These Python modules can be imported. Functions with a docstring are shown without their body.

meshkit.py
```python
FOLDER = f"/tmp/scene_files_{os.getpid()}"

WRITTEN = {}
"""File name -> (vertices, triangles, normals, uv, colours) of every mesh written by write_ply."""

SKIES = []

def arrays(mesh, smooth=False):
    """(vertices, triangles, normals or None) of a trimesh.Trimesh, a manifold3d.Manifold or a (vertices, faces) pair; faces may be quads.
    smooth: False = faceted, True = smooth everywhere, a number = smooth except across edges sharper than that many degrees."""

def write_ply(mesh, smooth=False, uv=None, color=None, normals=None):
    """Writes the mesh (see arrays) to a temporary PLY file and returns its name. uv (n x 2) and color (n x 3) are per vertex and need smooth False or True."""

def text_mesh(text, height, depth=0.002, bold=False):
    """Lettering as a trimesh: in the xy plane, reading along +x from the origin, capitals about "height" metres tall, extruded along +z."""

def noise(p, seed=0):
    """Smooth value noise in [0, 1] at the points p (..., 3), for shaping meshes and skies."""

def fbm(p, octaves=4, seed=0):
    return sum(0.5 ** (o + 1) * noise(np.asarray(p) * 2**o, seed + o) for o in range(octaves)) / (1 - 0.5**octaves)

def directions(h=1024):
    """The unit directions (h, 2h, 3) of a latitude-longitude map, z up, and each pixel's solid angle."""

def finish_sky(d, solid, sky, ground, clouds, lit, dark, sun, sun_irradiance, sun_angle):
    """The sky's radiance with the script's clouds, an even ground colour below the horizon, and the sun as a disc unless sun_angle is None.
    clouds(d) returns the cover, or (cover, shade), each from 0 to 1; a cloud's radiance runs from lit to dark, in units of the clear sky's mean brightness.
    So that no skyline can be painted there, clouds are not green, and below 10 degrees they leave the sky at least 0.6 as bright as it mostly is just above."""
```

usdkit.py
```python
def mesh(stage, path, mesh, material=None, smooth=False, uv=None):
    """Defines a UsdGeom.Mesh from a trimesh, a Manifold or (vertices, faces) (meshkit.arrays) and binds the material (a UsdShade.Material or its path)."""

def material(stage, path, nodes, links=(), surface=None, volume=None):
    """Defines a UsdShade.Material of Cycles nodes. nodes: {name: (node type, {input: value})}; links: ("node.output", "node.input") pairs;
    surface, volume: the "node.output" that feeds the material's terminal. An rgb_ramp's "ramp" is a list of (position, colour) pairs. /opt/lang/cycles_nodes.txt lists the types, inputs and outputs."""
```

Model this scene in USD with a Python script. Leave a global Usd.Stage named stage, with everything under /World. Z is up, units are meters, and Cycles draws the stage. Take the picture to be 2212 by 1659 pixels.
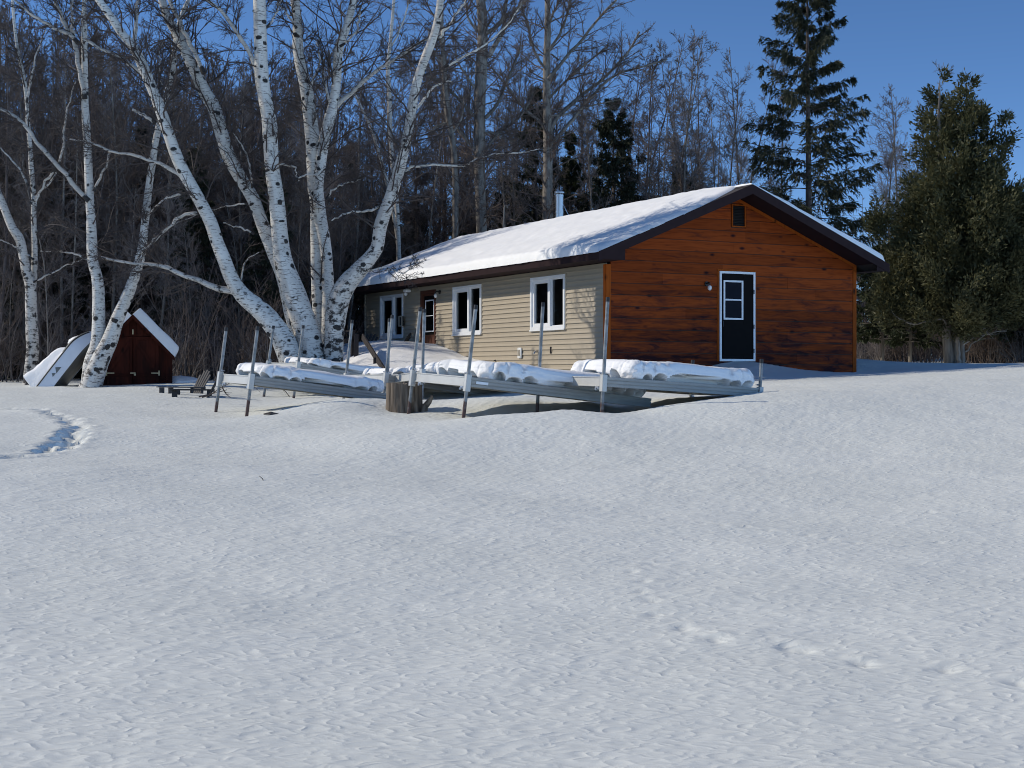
import math
import numpy as np
import trimesh
from scipy.interpolate import RBFInterpolator
from shapely.geometry import Polygon, box as sbox
import usdkit
import meshkit
from pxr import Usd, UsdGeom, UsdLux, UsdShade, Gf, Sdf, Vt

stage = Usd.Stage.CreateInMemory()
UsdGeom.SetStageUpAxis(stage, UsdGeom.Tokens.z)
UsdGeom.Xform.Define(stage, '/World')
UsdGeom.Scope.Define(stage, '/World/Looks')

# ------------------------------------------------------------------ camera, sky, sun, exposure
FPX, CX, HOR, EYE = 3067.0, 1106.0, 802.0, 1.6      # focal length and horizon in units of a 2212 px wide picture
cam = UsdGeom.Camera.Define(stage, '/World/camera')
cam.CreateFocalLengthAttr(50.0)
cam.CreateHorizontalApertureAttr(50.0 * 2212 / FPX)
cam.CreateVerticalApertureAttr(50.0 * 1659 / FPX)
cam.CreateVerticalApertureOffsetAttr(-50.0 * (829.5 - HOR) / FPX)
cam.CreateFStopAttr(0.0)
cam.CreateClippingRangeAttr(Gf.Vec2f(0.1, 2000))
cam.AddTranslateOp().Set(Gf.Vec3d(0, 0, EYE))
cam.AddRotateXOp().Set(90.0)
cam.CreateExposureAttr(-0.08)

SUN = np.array([-0.990, 0.140, 0.0])
SUN_EL = math.radians(33.6)
SUN_DIR = np.array([SUN[0] * math.cos(SUN_EL), SUN[1] * math.cos(SUN_EL), math.sin(SUN_EL)])
SUN_DIR /= np.linalg.norm(SUN_DIR)
usdkit.material(stage, '/World/Looks/sky_look', {
    's': ('sky_texture', {'sky_type': 'single_scattering', 'sun_disc': False, 'sun_elevation': SUN_EL,
                          'sun_rotation': math.atan2(SUN[0], SUN[1]), 'altitude': 250.0, 'air_density': 0.5, 'aerosol_density': 0.0, 'ozone_density': 4.0}),
    'h': ('hsv', {'saturation': 1.09}), 'b': ('background_shader', {'strength': 0.15})}, [('s.color', 'h.color'), ('h.color', 'b.color')], surface='b.background')
dome = UsdLux.DomeLight.Define(stage, '/World/sky')
UsdShade.MaterialBindingAPI.Apply(dome.GetPrim()).Bind(UsdShade.Material.Get(stage, '/World/Looks/sky_look'))
dome.GetPrim().SetCustomDataByKey('kind', 'structure')
sun = UsdLux.DistantLight.Define(stage, '/World/sun')
sun.CreateIntensityAttr(0.88)
sun.CreateAngleAttr(0.5)
sun.CreateNormalizeAttr(True)
sun.CreateColorAttr(Gf.Vec3f(1.0, 0.925, 0.80))
_m = Gf.Matrix4d().SetRotate(Gf.Rotation(Gf.Vec3d(0, 0, 1), Gf.Vec3d(*map(float, SUN_DIR))))
sun.AddTransformOp().Set(_m)

# ------------------------------------------------------------------ helpers
COUNT = {}
LOC = {}


def numbered(parent, name):
    k = COUNT.get((parent, name), 0)
    COUNT[(parent, name)] = k + 1
    return name if k == 0 else f'{name}_{k:03d}'


def tag(prim, label=None, cat=None, group=None, kind=None):
    for k, v in (('label', label), ('category', cat), ('group', group), ('kind', kind)):
        if v:
            prim.SetCustomDataByKey(k, v)


def thing(name, label, cat, loc=(0, 0, 0), group=None, rotz=0.0, scale=None, kind=None):
    path = '/World/' + numbered('/World', name)
    x = UsdGeom.Xform.Define(stage, path)
    x.AddTranslateOp().Set(Gf.Vec3d(*map(float, loc)))
    x.AddRotateZOp().Set(float(rotz))
    s = scale if scale is not None else (1, 1, 1)
    x.AddScaleOp().Set(Gf.Vec3f(*map(float, s)))
    tag(x.GetPrim(), label, cat, group, kind)
    LOC[path] = np.array(loc, float)
    return path


def dup(src, label, loc, rotz=0.0, scale=(1, 1, 1), group=None, cat=None):
    was = stage.GetPrimAtPath(src).GetCustomData()
    name = src.split('/')[-1]
    if name[-4:-3] == '_' and name[-3:].isdigit():
        name = name[:-4]
    path = thing(name, label or was['label'], cat or was['category'], loc, group or was.get('group'), rotz, scale)
    p = stage.GetPrimAtPath(path)
    p.GetReferences().AddInternalReference(src)
    p.SetInstanceable(True)
    return path


def part(parent, name, mesh, mat, smooth=False, label=None, kind=None):
    """Mesh in world coordinates as a child of parent (its offset is taken off)."""
    path = parent + '/' + numbered(parent, name)
    v, f = (mesh.vertices, mesh.faces) if isinstance(mesh, trimesh.Trimesh) else mesh
    off = LOC.get(parent, np.zeros(3))
    LOC[path] = off
    m = usdkit.mesh(stage, path, (np.asarray(v) - off, f), '/World/Looks/' + mat, smooth)
    if label or kind:
        tag(m.GetPrim(), label, None, None, kind)
    return path


def single(name, mesh, mat, label=None, cat=None, group=None, kind=None, smooth=False):
    path = '/World/' + numbered('/World', name)
    v, f = (mesh.vertices, mesh.faces) if isinstance(mesh, trimesh.Trimesh) else mesh
    m = usdkit.mesh(stage, path, (np.asarray(v), f), '/World/Looks/' + mat, smooth)
    tag(m.GetPrim(), label, cat, group, kind)
    return path


def quads(f):
    f = np.asarray(f)
    return np.vstack([f[:, [0, 1, 2]], f[:, [0, 2, 3]]])


class MB:
    def __init__(self):
        self.v, self.f, self.n = [], [], 0

    def add(self, v, f):
        v, f = np.asarray(v, float), np.asarray(f, int)
        if f.shape[1] == 4:
            f = quads(f)
        self.v.append(v)
        self.f.append(f + self.n)
        self.n += len(v)
        return self

    def mesh(self):
        return np.vstack(self.v), np.vstack(self.f)


def P(u, v, Y):
    return np.array([(u - CX) / FPX * Y, Y, EYE + (HOR - v) / FPX * Y])


def _cb(sx, sy, sz, b):
    h = np.array([sx, sy, sz]) / 2
    pts = []
    for c in np.ndindex(2, 2, 2):
        s = np.array(c) * 2 - 1
        for a in range(3):
            q = h - b
            q[a] = h[a]
            pts.append(s * q)
    return np.array(pts)


_CBF = None


def cbox(center, size, b=0.006, R=None):
    """A box with chamfered edges."""
    global _CBF
    if _CBF is None:
        h = trimesh.convex.convex_hull(_cb(1, 1.1, 1.2, 0.1), repair=True)
        src = _cb(1, 1.1, 1.2, 0.1)
        idx = np.array([np.argmin(((src - q) ** 2).sum(1)) for q in h.vertices])
        _CBF = idx[h.faces]
    b = min(b, min(size) * 0.3)
    v = _cb(*size, b)
    if R is not None:
        v = v @ np.asarray(R).T
    return v + np.asarray(center), _CBF


def frame_of(d, up=(0, 0, 1)):
    d = np.asarray(d, float) / np.linalg.norm(d)
    up = np.asarray(up, float)
    if abs(d @ up) > 0.98:
        up = np.array([0, 1.0, 0])
    a = np.cross(up, d)
    a /= np.linalg.norm(a)
    return np.stack([d, a, np.cross(d, a)], 1)


def bar(p0, p1, w, h, up=(0, 0, 1), b=0.005):
    p0, p1 = np.asarray(p0, float), np.asarray(p1, float)
    return cbox((p0 + p1) / 2, (np.linalg.norm(p1 - p0), w, h), b, frame_of(p1 - p0, up))


def tubes(Pl, R, sides=4, cap=False):
    """(m,k,3) polylines and (m,k) radii as tubes."""
    Pl = np.asarray(Pl, float)
    R = np.asarray(R, float)
    m, k, _ = Pl.shape
    t = np.gradient(Pl, axis=1)
    t /= np.linalg.norm(t, axis=2, keepdims=True) + 1e-12
    mean = t.mean(1, keepdims=True)
    ref = np.where(np.abs(mean[..., 2:]) < 0.75, [0, 0, 1.0], [0.6, 0.8, 0])
    a = np.cross(t, np.broadcast_to(ref, t.shape))
    a /= np.linalg.norm(a, axis=2, keepdims=True) + 1e-12
    b = np.cross(t, a)
    ang = np.arange(sides) * 2 * np.pi / sides
    v = Pl[:, :, None] + R[:, :, None, None] * (np.cos(ang)[None, None, :, None] * a[:, :, None] + np.sin(ang)[None, None, :, None] * b[:, :, None])
    i, j, s = np.meshgrid(np.arange(m), np.arange(k - 1), np.arange(sides), indexing='ij')
    base = i * k * sides + j * sides
    s2 = (s + 1) % sides
    q = np.stack([base + s, base + s2, base + sides + s2, base + sides + s], -1).reshape(-1, 4)
    f = quads(q)
    if cap:
        caps = []
        for mi in range(m):
            o = mi * k * sides
            for s_ in range(1, sides - 1):
                caps.append([o, o + s_ + 1, o + s_])
                e = o + (k - 1) * sides
                caps.append([e, e + s_, e + s_ + 1])
        f = np.vstack([f, caps])
    return v.reshape(-1, 3), f


def tube(points, radii, sides=8, cap=True):
    points = np.asarray(points, float)
    return tubes(points[None], np.broadcast_to(radii, (len(points),))[None], sides, cap)


def smooth_line(pts, n):
    pts = np.asarray(pts, float)
    d = np.r_[0, np.cumsum(np.linalg.norm(np.diff(pts[:, :3], axis=0), axis=1))]
    from scipy.interpolate import PchipInterpolator
    return PchipInterpolator(d, pts, axis=0)(np.linspace(0, d[-1], n))


def grow(Pl, R, n, t0, t1, length, ang, k, up, wig, rng, rr=0.5, rmin=0.0, lenpow=0.6, absolute=False, tip=0.35):
    """Children along each parent polyline."""
    m, kp, _ = Pl.shape
    plen = np.linalg.norm(np.diff(Pl, axis=1), axis=2).sum(1)
    t = rng.uniform(t0, t1, (m, n))
    x = t * (kp - 1)
    i = np.clip(x.astype(int), 0, kp - 2)
    fr = x - i
    mi = np.arange(m)[:, None]
    p = Pl[mi, i] * (1 - fr)[..., None] + Pl[mi, i + 1] * fr[..., None]
    r = (R[mi, i] * (1 - fr) + R[mi, i + 1] * fr) * rr
    r = np.maximum(r, rmin).reshape(-1)
    d = Pl[mi, i + 1] - Pl[mi, i]
    d /= np.linalg.norm(d, axis=2, keepdims=True) + 1e-12
    q = rng.normal(size=d.shape)
    q -= (q * d).sum(2, keepdims=True) * d
    q /= np.linalg.norm(q, axis=2, keepdims=True) + 1e-12
    a = rng.uniform(ang[0], ang[1], (m, n, 1))
    d = (np.cos(a) * d + np.sin(a) * q).reshape(-1, 3)
    L = (length if absolute else length * plen[:, None]) * (1.02 - t) ** lenpow * rng.uniform(0.6, 1.25, (m, n))
    L = L.reshape(-1)
    pts = [p.reshape(-1, 3)]
    for s in range(k - 1):
        d = d + rng.normal(size=d.shape) * wig
        d[:, 2] += up
        d /= np.linalg.norm(d, axis=1, keepdims=True)
        pts.append(pts[-1] + d * (L / (k - 1))[:, None])
    C = np.stack(pts, 1)
    RR = r[:, None] * np.linspace(1, tip, k)[None]
    return C, RR


# ------------------------------------------------------------------ materials
def mat(name, nodes, links=(), surface='p.BSDF', **kw):
    return usdkit.material(stage, '/World/Looks/' + name, nodes, links, surface=surface, **kw)


def plain(name, c, rough=0.6, metallic=0.0, var=0.12, scale=6.0, bump=0.0, bscale=60.0, spec=0.5, stretch=(1, 1, 1)):
    c = np.array(c, float)
    nodes = {'g': ('texture_coordinate', {}), 'mp': ('mapping', {'scale': stretch}), 'n': ('noise_texture', {'scale': scale, 'detail': 5.0, 'roughness': 0.6}),
             'r': ('rgb_ramp', {'ramp': [(0.3, c * (1 - var)), (0.7, c * (1 + var))]}),
             'p': ('principled_bsdf', {'roughness': rough, 'metallic': metallic, 'specular_ior_level': spec})}
    links = [('g.object', 'mp.vector'), ('mp.vector', 'n.vector'), ('n.fac', 'r.fac'), ('r.color', 'p.base_color')]
    if bump:
        nodes['n2'] = ('noise_texture', {'scale': bscale, 'detail': 4.0})
        nodes['b'] = ('bump', {'strength': bump, 'distance': 0.01})
        links += [('mp.vector', 'n2.vector'), ('n2.fac', 'b.height'), ('b.normal', 'p.normal')]
    return mat(name, nodes, links)


# snow: pale, finely pitted, with faint dust
def snow_mat(name, c0, c1, bump1=0.5, tint_scale=0.5):
    mat(name, {
        'g': ('texture_coordinate', {}),
        'n1': ('noise_texture', {'scale': tint_scale, 'detail': 4.0}),
        'r': ('rgb_ramp', {'ramp': [(0.35, c0), (0.65, c1)]}),
        'n2': ('noise_texture', {'scale': 13.0, 'detail': 2.5, 'roughness': 0.5}),
        'n3': ('noise_texture', {'scale': 140.0, 'detail': 3.0, 'roughness': 0.6}),
        'b1': ('bump', {'strength': bump1, 'distance': 0.02}),
        'b2': ('bump', {'strength': 0.3, 'distance': 0.004}),
        'p': ('principled_bsdf', {'roughness': 0.75, 'specular_ior_level': 0.2})},
        [('g.object', 'n1.vector'), ('g.object', 'n2.vector'), ('g.object', 'n3.vector'), ('n1.fac', 'r.fac'), ('r.color', 'p.base_color'),
         ('n2.fac', 'b1.height'), ('n3.fac', 'b2.height'), ('b1.normal', 'b2.normal'), ('b2.normal', 'p.normal')])


mat('snow_look', {
    'g': ('texture_coordinate', {}),
    'n1': ('noise_texture', {'scale': 0.5, 'detail': 4.0}), 'r': ('rgb_ramp', {'ramp': [(0.35, (0.735, 0.752, 0.705)), (0.65, (0.785, 0.800, 0.752))]}),
    'm': ('mapping', {'rotation': (0, 0, 0.35), 'scale': (8.6, 14.5, 6.0)}),
    'n2': ('noise_texture', {'type': 'ridged_multifractal', 'use_normalize': False, 'scale': 1.0, 'detail': 1.6, 'roughness': 0.42, 'offset': 1.0, 'gain': 1.2, 'distortion': 0.35}),
    'n3': ('noise_texture', {'scale': 120.0, 'detail': 3.0, 'roughness': 0.6}),
    'b1': ('bump', {'strength': 0.5, 'distance': 0.0095}), 'b2': ('bump', {'strength': 0.3, 'distance': 0.004}),
    'p': ('principled_bsdf', {'roughness': 0.62, 'specular_ior_level': 0.3})},
    [('g.object', 'n1.vector'), ('g.object', 'm.vector'), ('m.vector', 'n2.vector'), ('g.object', 'n3.vector'), ('n1.fac', 'r.fac'), ('r.color', 'p.base_color'),
     ('n2.fac', 'b1.height'), ('n3.fac', 'b2.height'), ('b1.normal', 'b2.normal'), ('b2.normal', 'p.normal')])
snow_mat('cap_snow_look', (0.87, 0.87, 0.86), (0.92, 0.915, 0.905), 0.45, 1.5)
snow_mat('roof_snow_look', (0.89, 0.89, 0.88), (0.93, 0.925, 0.915), 0.3, 1.0)


def wood_mat(name, c_hi, c_lo, c_stain, along, stain=(0.52, 0.66), rough=0.55, fine=1.0):
    """Stained boards: grain stretched along one axis of the building, knots and weather stains."""
    st = [9.0 * fine, 9.0 * fine, 9.0 * fine]
    st[along] = 0.55 * fine
    ss = [2.2, 2.2, 5.0]
    ss[along] = 0.8
    mat(name, {
        'g': ('texture_coordinate', {}),
        'rot': ('vector_rotate', {'rotate_type': 'z_axis', 'angle': -math.atan2(0.461, 0.8875)}),
        'm1': ('mapping', {'scale': st}), 'n1': ('noise_texture', {'scale': 3.0, 'detail': 6.0, 'roughness': 0.65, 'distortion': 0.4}),
        'r1': ('rgb_ramp', {'ramp': [(0.28, c_lo), (0.5, c_hi), (0.75, np.array(c_hi) * 1.15)]}),
        'm2': ('mapping', {'scale': ss}), 'n2': ('noise_texture', {'scale': 1.3, 'detail': 7.0, 'roughness': 0.68, 'distortion': 0.7}),
        'sep': ('separate_xyz', {}), 'hr': ('map_range', {'from_min': 1.5, 'from_max': 4.4, 'to_min': 0.13, 'to_max': -0.10, 'clamp': True}),
        'ad': ('math', {'math_type': 'add'}),
        'r2': ('rgb_ramp', {'ramp': [(stain[0], (0, 0, 0)), (stain[1], (1, 1, 1))]}),
        'mx': ('mix_color', {'blend_type': 'mix', 'b': c_stain}),
        'vk': ('voronoi_texture', {'scale': 1.0, 'randomness': 1.0}), 'm3': ('mapping', {'scale': tuple(1.6 if i == along else 3.4 for i in range(3))}),
        'rk': ('rgb_ramp', {'ramp': [(0.06, (1, 1, 1)), (0.17, (0, 0, 0))]}),
        'mk': ('mix_color', {'blend_type': 'mix', 'b': np.array(c_stain) * 0.8}),
        'isl': ('geometry', {}), 'mr': ('map_range', {'from_min': 0.0, 'from_max': 1.0, 'to_min': 0.80, 'to_max': 1.18}),
        'oi': ('object_info', {}),
        'hs': ('hsv', {'saturation': 1.0, 'fac': 1.0}),
        'b': ('bump', {'strength': 0.35, 'distance': 0.004}),
        'p': ('principled_bsdf', {'roughness': 0.75, 'specular_ior_level': 0.06})},
        [('g.object', 'rot.vector'), ('rot.vector', 'm1.vector'), ('m1.vector', 'n1.vector'), ('n1.fac', 'r1.fac'), ('rot.vector', 'm2.vector'), ('m2.vector', 'n2.vector'),
         ('isl.position', 'sep.vector'), ('sep.z', 'hr.value'), ('n2.fac', 'ad.value1'), ('hr.result', 'ad.value2'), ('ad.value', 'r2.fac'),
         ('r1.color', 'mx.a'), ('r2.color', 'mx.fac'), ('rot.vector', 'm3.vector'), ('m3.vector', 'vk.vector'), ('vk.distance', 'rk.fac'),
         ('mx.result', 'mk.a'), ('rk.color', 'mk.fac'), ('oi.random', 'mr.value'), ('mr.result', 'hs.value'), ('mk.result', 'hs.color'), ('hs.color', 'p.base_color'),
         ('n1.fac', 'b.height'), ('b.normal', 'p.normal')])


wood_mat('plank_look', (0.265, 0.052, 0.011), (0.150, 0.026, 0.006), (0.036, 0.012, 0.013), 0, (0.45, 0.69))
wood_mat('trim_wood_look', (0.36, 0.080, 0.012), (0.24, 0.048, 0.008), (0.08, 0.025, 0.012), 2, (0.62, 0.8))
wood_mat('shed_wood_look', (0.062, 0.015, 0.009), (0.040, 0.010, 0.007), (0.024, 0.009, 0.007), 2, (0.5, 0.75), 0.75)
plain('siding_look', (0.375, 0.318, 0.235), 0.5, var=0.04, scale=3.0, bump=0.08, bscale=40)
plain('siding_trim_look', (0.42, 0.37, 0.29), 0.5, var=0.04)
plain('fascia_look', (0.030, 0.018, 0.019), 0.7, var=0.1, spec=0.06)
plain('shingle_look', (0.055, 0.045, 0.042), 0.9, var=0.3, scale=25, bump=0.4, bscale=60)
plain('white_vinyl_look', (0.78, 0.79, 0.80), 0.4, var=0.03)
plain('dark_door_look', (0.009, 0.008, 0.008), 0.7, var=0.1, spec=0.05)
plain('screen_look', (0.014, 0.016, 0.022), 0.8, var=0.1, spec=0.05)
plain('brown_door_look', (0.085, 0.026, 0.012), 0.5, var=0.25, scale=20)
plain('inside_look', (0.10, 0.085, 0.07), 0.9)
plain('concrete_look', (0.32, 0.31, 0.29), 0.9, var=0.2, scale=15, bump=0.3)
plain('black_look', (0.012, 0.012, 0.013), 0.5)
plain('steel_look', (0.62, 0.63, 0.64), 0.28, 1.0, 0.08, 20)
plain('galv_look', (0.45, 0.48, 0.52), 0.42, 0.85, 0.2, 30, bump=0.1)
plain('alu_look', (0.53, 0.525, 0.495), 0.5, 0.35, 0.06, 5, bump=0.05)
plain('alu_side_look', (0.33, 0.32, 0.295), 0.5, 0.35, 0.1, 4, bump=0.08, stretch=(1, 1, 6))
plain('lamp_white_look', (0.8, 0.8, 0.78), 0.25)
plain('deck_wood_look', (0.028, 0.022, 0.022), 0.8, var=0.3, scale=20, bump=0.3)
plain('chair_wood_look', (0.070, 0.064, 0.060), 0.85, var=0.35, scale=18, bump=0.4, stretch=(1, 1, 0.2))
plain('chair_dark_look', (0.014, 0.015, 0.016), 0.7, var=0.3, scale=18)
plain('hull_white_look', (0.60, 0.62, 0.66), 0.35, var=0.06, scale=3)
plain('hull_grey_look', (0.12, 0.13, 0.125), 0.6, var=0.3, scale=5, bump=0.3, bscale=20)
plain('brass_look', (0.50, 0.40, 0.24), 0.55, 0.3, 0.2, 30)
plain('twig_look', (0.050, 0.037, 0.033), 0.8, var=0.25, scale=3)
plain('scar_look', (0.030, 0.026, 0.024), 0.9, var=0.5, scale=30, bump=0.6, bscale=80)
plain('stick_look', (0.10, 0.075, 0.060), 0.85, var=0.3, scale=12)
plain('wire_look', (0.07, 0.07, 0.07), 0.5)


def conditional_pipe(name):
    """Galvanised pipe, rusty near its foot."""
    mat(name, {
        'g': ('texture_coordinate', {}), 'ge': ('geometry', {}), 'sep': ('separate_xyz', {}),
        'n': ('noise_texture', {'scale': 9.0, 'detail': 5.0}), 'mr': ('map_range', {'from_min': 0.95, 'from_max': 1.32, 'to_min': 0.75, 'to_max': 0.15}),
        'cmp': ('math', {'math_type': 'less_than'}), 'ad': ('math', {'math_type': 'subtract'}),
        'r': ('rgb_ramp', {'ramp': [(0.40, (0.17, 0.18, 0.18)), (0.62, (0.29, 0.30, 0.30))]}),
        'f': ('rgb_ramp', {'ramp': [(0.46, (0, 0, 0)), (0.62, (1, 1, 1))]}), 'sum': ('math', {'math_type': 'add'}),
        'mx': ('mix_color', {'b': (0.085, 0.045, 0.035)}),
        'p': ('principled_bsdf', {'roughness': 0.5, 'metallic': 0.3})},
        [('g.object', 'n.vector'), ('n.fac', 'r.fac'), ('ge.position', 'sep.vector'), ('sep.z', 'mr.value'), ('mr.result', 'sum.value1'), ('n.fac', 'ad.value1'),
         ('ad.value', 'sum.value2'), ('sum.value', 'f.fac'), ('r.color', 'mx.a'), ('f.color', 'mx.fac'), ('mx.result', 'p.base_color')])


conditional_pipe('pipe_look')


def bark_birch(name, white=(0.66, 0.635, 0.585), dark_amt=0.0, scale=1.0):
    mat(name, {
        'g': ('geometry', {}),
        'm1': ('mapping', {'scale': (7 * scale, 7 * scale, 42 * scale)}), 'n1': ('noise_texture', {'scale': 1.0, 'detail': 3.0, 'roughness': 0.6}),
        'r1': ('rgb_ramp', {'ramp': [(0.565, (0, 0, 0)), (0.63, (1, 1, 1))]}),
        'm2': ('mapping', {'scale': (5.5, 5.5, 7.5)}), 'n2': ('noise_texture', {'scale': 1.0, 'detail': 5.0, 'roughness': 0.68}),
        'sep': ('separate_xyz', {}), 'hr': ('map_range', {'from_min': 1.0, 'from_max': 4.2, 'to_min': 0.09 + dark_amt, 'to_max': dark_amt}),
        'ad': ('math', {'math_type': 'add'}), 'r2': ('rgb_ramp', {'ramp': [(0.595, (0, 0, 0)), (0.68, (1, 1, 1))]}),
        'm3': ('mapping', {'scale': (2.6, 2.6, 3.4)}), 'vd': ('noise_texture', {'scale': 14.0, 'detail': 3.0}), 'va': ('math', {'math_type': 'multiply_add', 'value2': 0.16}), 'vk': ('voronoi_texture', {'scale': 1.0}), 'rk': ('rgb_ramp', {'ramp': [(0.235, (1, 1, 1)), (0.28, (0, 0, 0))]}),
        'n4': ('noise_texture', {'scale': 2.0, 'detail': 4.0}), 'rw': ('rgb_ramp', {'ramp': [(0.3, np.array(white) * 0.78), (0.65, white)]}),
        'mx1': ('mix_color', {'b': (0.13, 0.11, 0.10)}), 'mx2': ('mix_color', {'b': (0.035, 0.030, 0.028)}), 'mx3': ('mix_color', {'b': (0.02, 0.018, 0.017)}),
        'b': ('bump', {'strength': 0.5, 'distance': 0.012}),
        'p': ('principled_bsdf', {'roughness': 0.65, 'specular_ior_level': 0.3})},
        [('g.position', 'm1.vector'), ('m1.vector', 'n1.vector'), ('n1.fac', 'r1.fac'), ('g.position', 'm2.vector'), ('m2.vector', 'n2.vector'), ('g.position', 'sep.vector'), ('sep.z', 'hr.value'),
         ('n2.fac', 'ad.value1'), ('hr.result', 'ad.value2'), ('ad.value', 'r2.fac'), ('g.position', 'm3.vector'), ('m3.vector', 'vk.vector'), ('g.position', 'vd.vector'), ('vd.fac', 'va.value1'), ('vk.distance', 'va.value3'), ('va.value', 'rk.fac'),
         ('g.position', 'n4.vector'), ('n4.fac', 'rw.fac'), ('rw.color', 'mx1.a'), ('r1.color', 'mx1.fac'), ('mx1.result', 'mx2.a'), ('r2.color', 'mx2.fac'), ('mx2.result', 'mx3.a'), ('rk.color', 'mx3.fac'),
         ('mx3.result', 'p.base_color'), ('n2.fac', 'b.height'), ('b.normal', 'p.normal')])


bark_birch('birch_look')
bark_birch('old_birch_look', (0.60, 0.56, 0.50), 0.055, 1.0)
bark_birch('far_birch_look', (0.52, 0.485, 0.44), 0.03, 1.3)


def bark_grey(name, c0, c1, scale=8.0, stretch=0.35):
    mat(name, {
        'g': ('texture_coordinate', {}), 'm': ('mapping', {'scale': (1, 1, stretch)}), 'n': ('noise_texture', {'scale': scale, 'detail': 6.0, 'roughness': 0.65}),
        'r': ('rgb_ramp', {'ramp': [(0.32, c0), (0.62, c1)]}), 'b': ('bump', {'strength': 0.7, 'distance': 0.02}),
        'oi': ('object_info', {}), 'mr': ('map_range', {'to_min': 0.75, 'to_max': 1.3}), 'hs': ('hsv', {}),
        'p': ('principled_bsdf', {'roughness': 0.85, 'specular_ior_level': 0.2})},
        [('g.object', 'm.vector'), ('m.vector', 'n.vector'), ('n.fac', 'r.fac'), ('oi.random', 'mr.value'), ('mr.result', 'hs.value'), ('r.color', 'hs.color'), ('hs.color', 'p.base_color'), ('n.fac', 'b.height'), ('b.normal', 'p.normal')])


bark_grey('poplar_look', (0.085, 0.070, 0.060), (0.26, 0.235, 0.205))
bark_grey('forest_bark_look', (0.055, 0.043, 0.039), (0.135, 0.110, 0.100))
bark_grey('forest_twig_look', (0.080, 0.060, 0.052), (0.140, 0.108, 0.092), 2.0, 1.0)
bark_grey('pale_twig_look', (0.11, 0.095, 0.09), (0.19, 0.165, 0.155), 2.0, 1.0)
bark_grey('cedar_bark_look', (0.12, 0.10, 0.085), (0.30, 0.265, 0.225), 10.0, 0.12)
bark_grey('stump_look', (0.06, 0.046, 0.036), (0.25, 0.205, 0.16), 16.0, 0.07)
bark_grey('stump_top_look', (0.16, 0.13, 0.10), (0.30, 0.25, 0.2), 20.0, 1.0)


def leaf(name, c0, c1, tr=0.25):
    mat(name, {
        'g': ('texture_coordinate', {}), 'n': ('noise_texture', {'scale': 1.1, 'detail': 4.0}), 'n2': ('noise_texture', {'scale': 9.0, 'detail': 2.0}),
        'ad': ('math', {'math_type': 'multiply_add', 'value2': 0.5}), 'r': ('rgb_ramp', {'ramp': [(0.58, c0), (0.92, c1)]}),
        'oi': ('object_info', {}), 'mr': ('map_range', {'to_min': 0.8, 'to_max': 1.25}), 'hs': ('hsv', {}),
        'd': ('principled_bsdf', {'roughness': 0.6, 'specular_ior_level': 0.3}), 't': ('translucent_bsdf', {}), 'm': ('mix_closure', {'fac': tr})},
        [('g.object', 'n.vector'), ('g.object', 'n2.vector'), ('n2.fac', 'ad.value1'), ('n.fac', 'ad.value3'), ('ad.value', 'r.fac'), ('oi.random', 'mr.value'), ('mr.result', 'hs.value'), ('r.color', 'hs.color'),
         ('hs.color', 'd.base_color'), ('hs.color', 't.color'), ('d.BSDF', 'm.closure1'), ('t.BSDF', 'm.closure2')], surface='m.closure')


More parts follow.
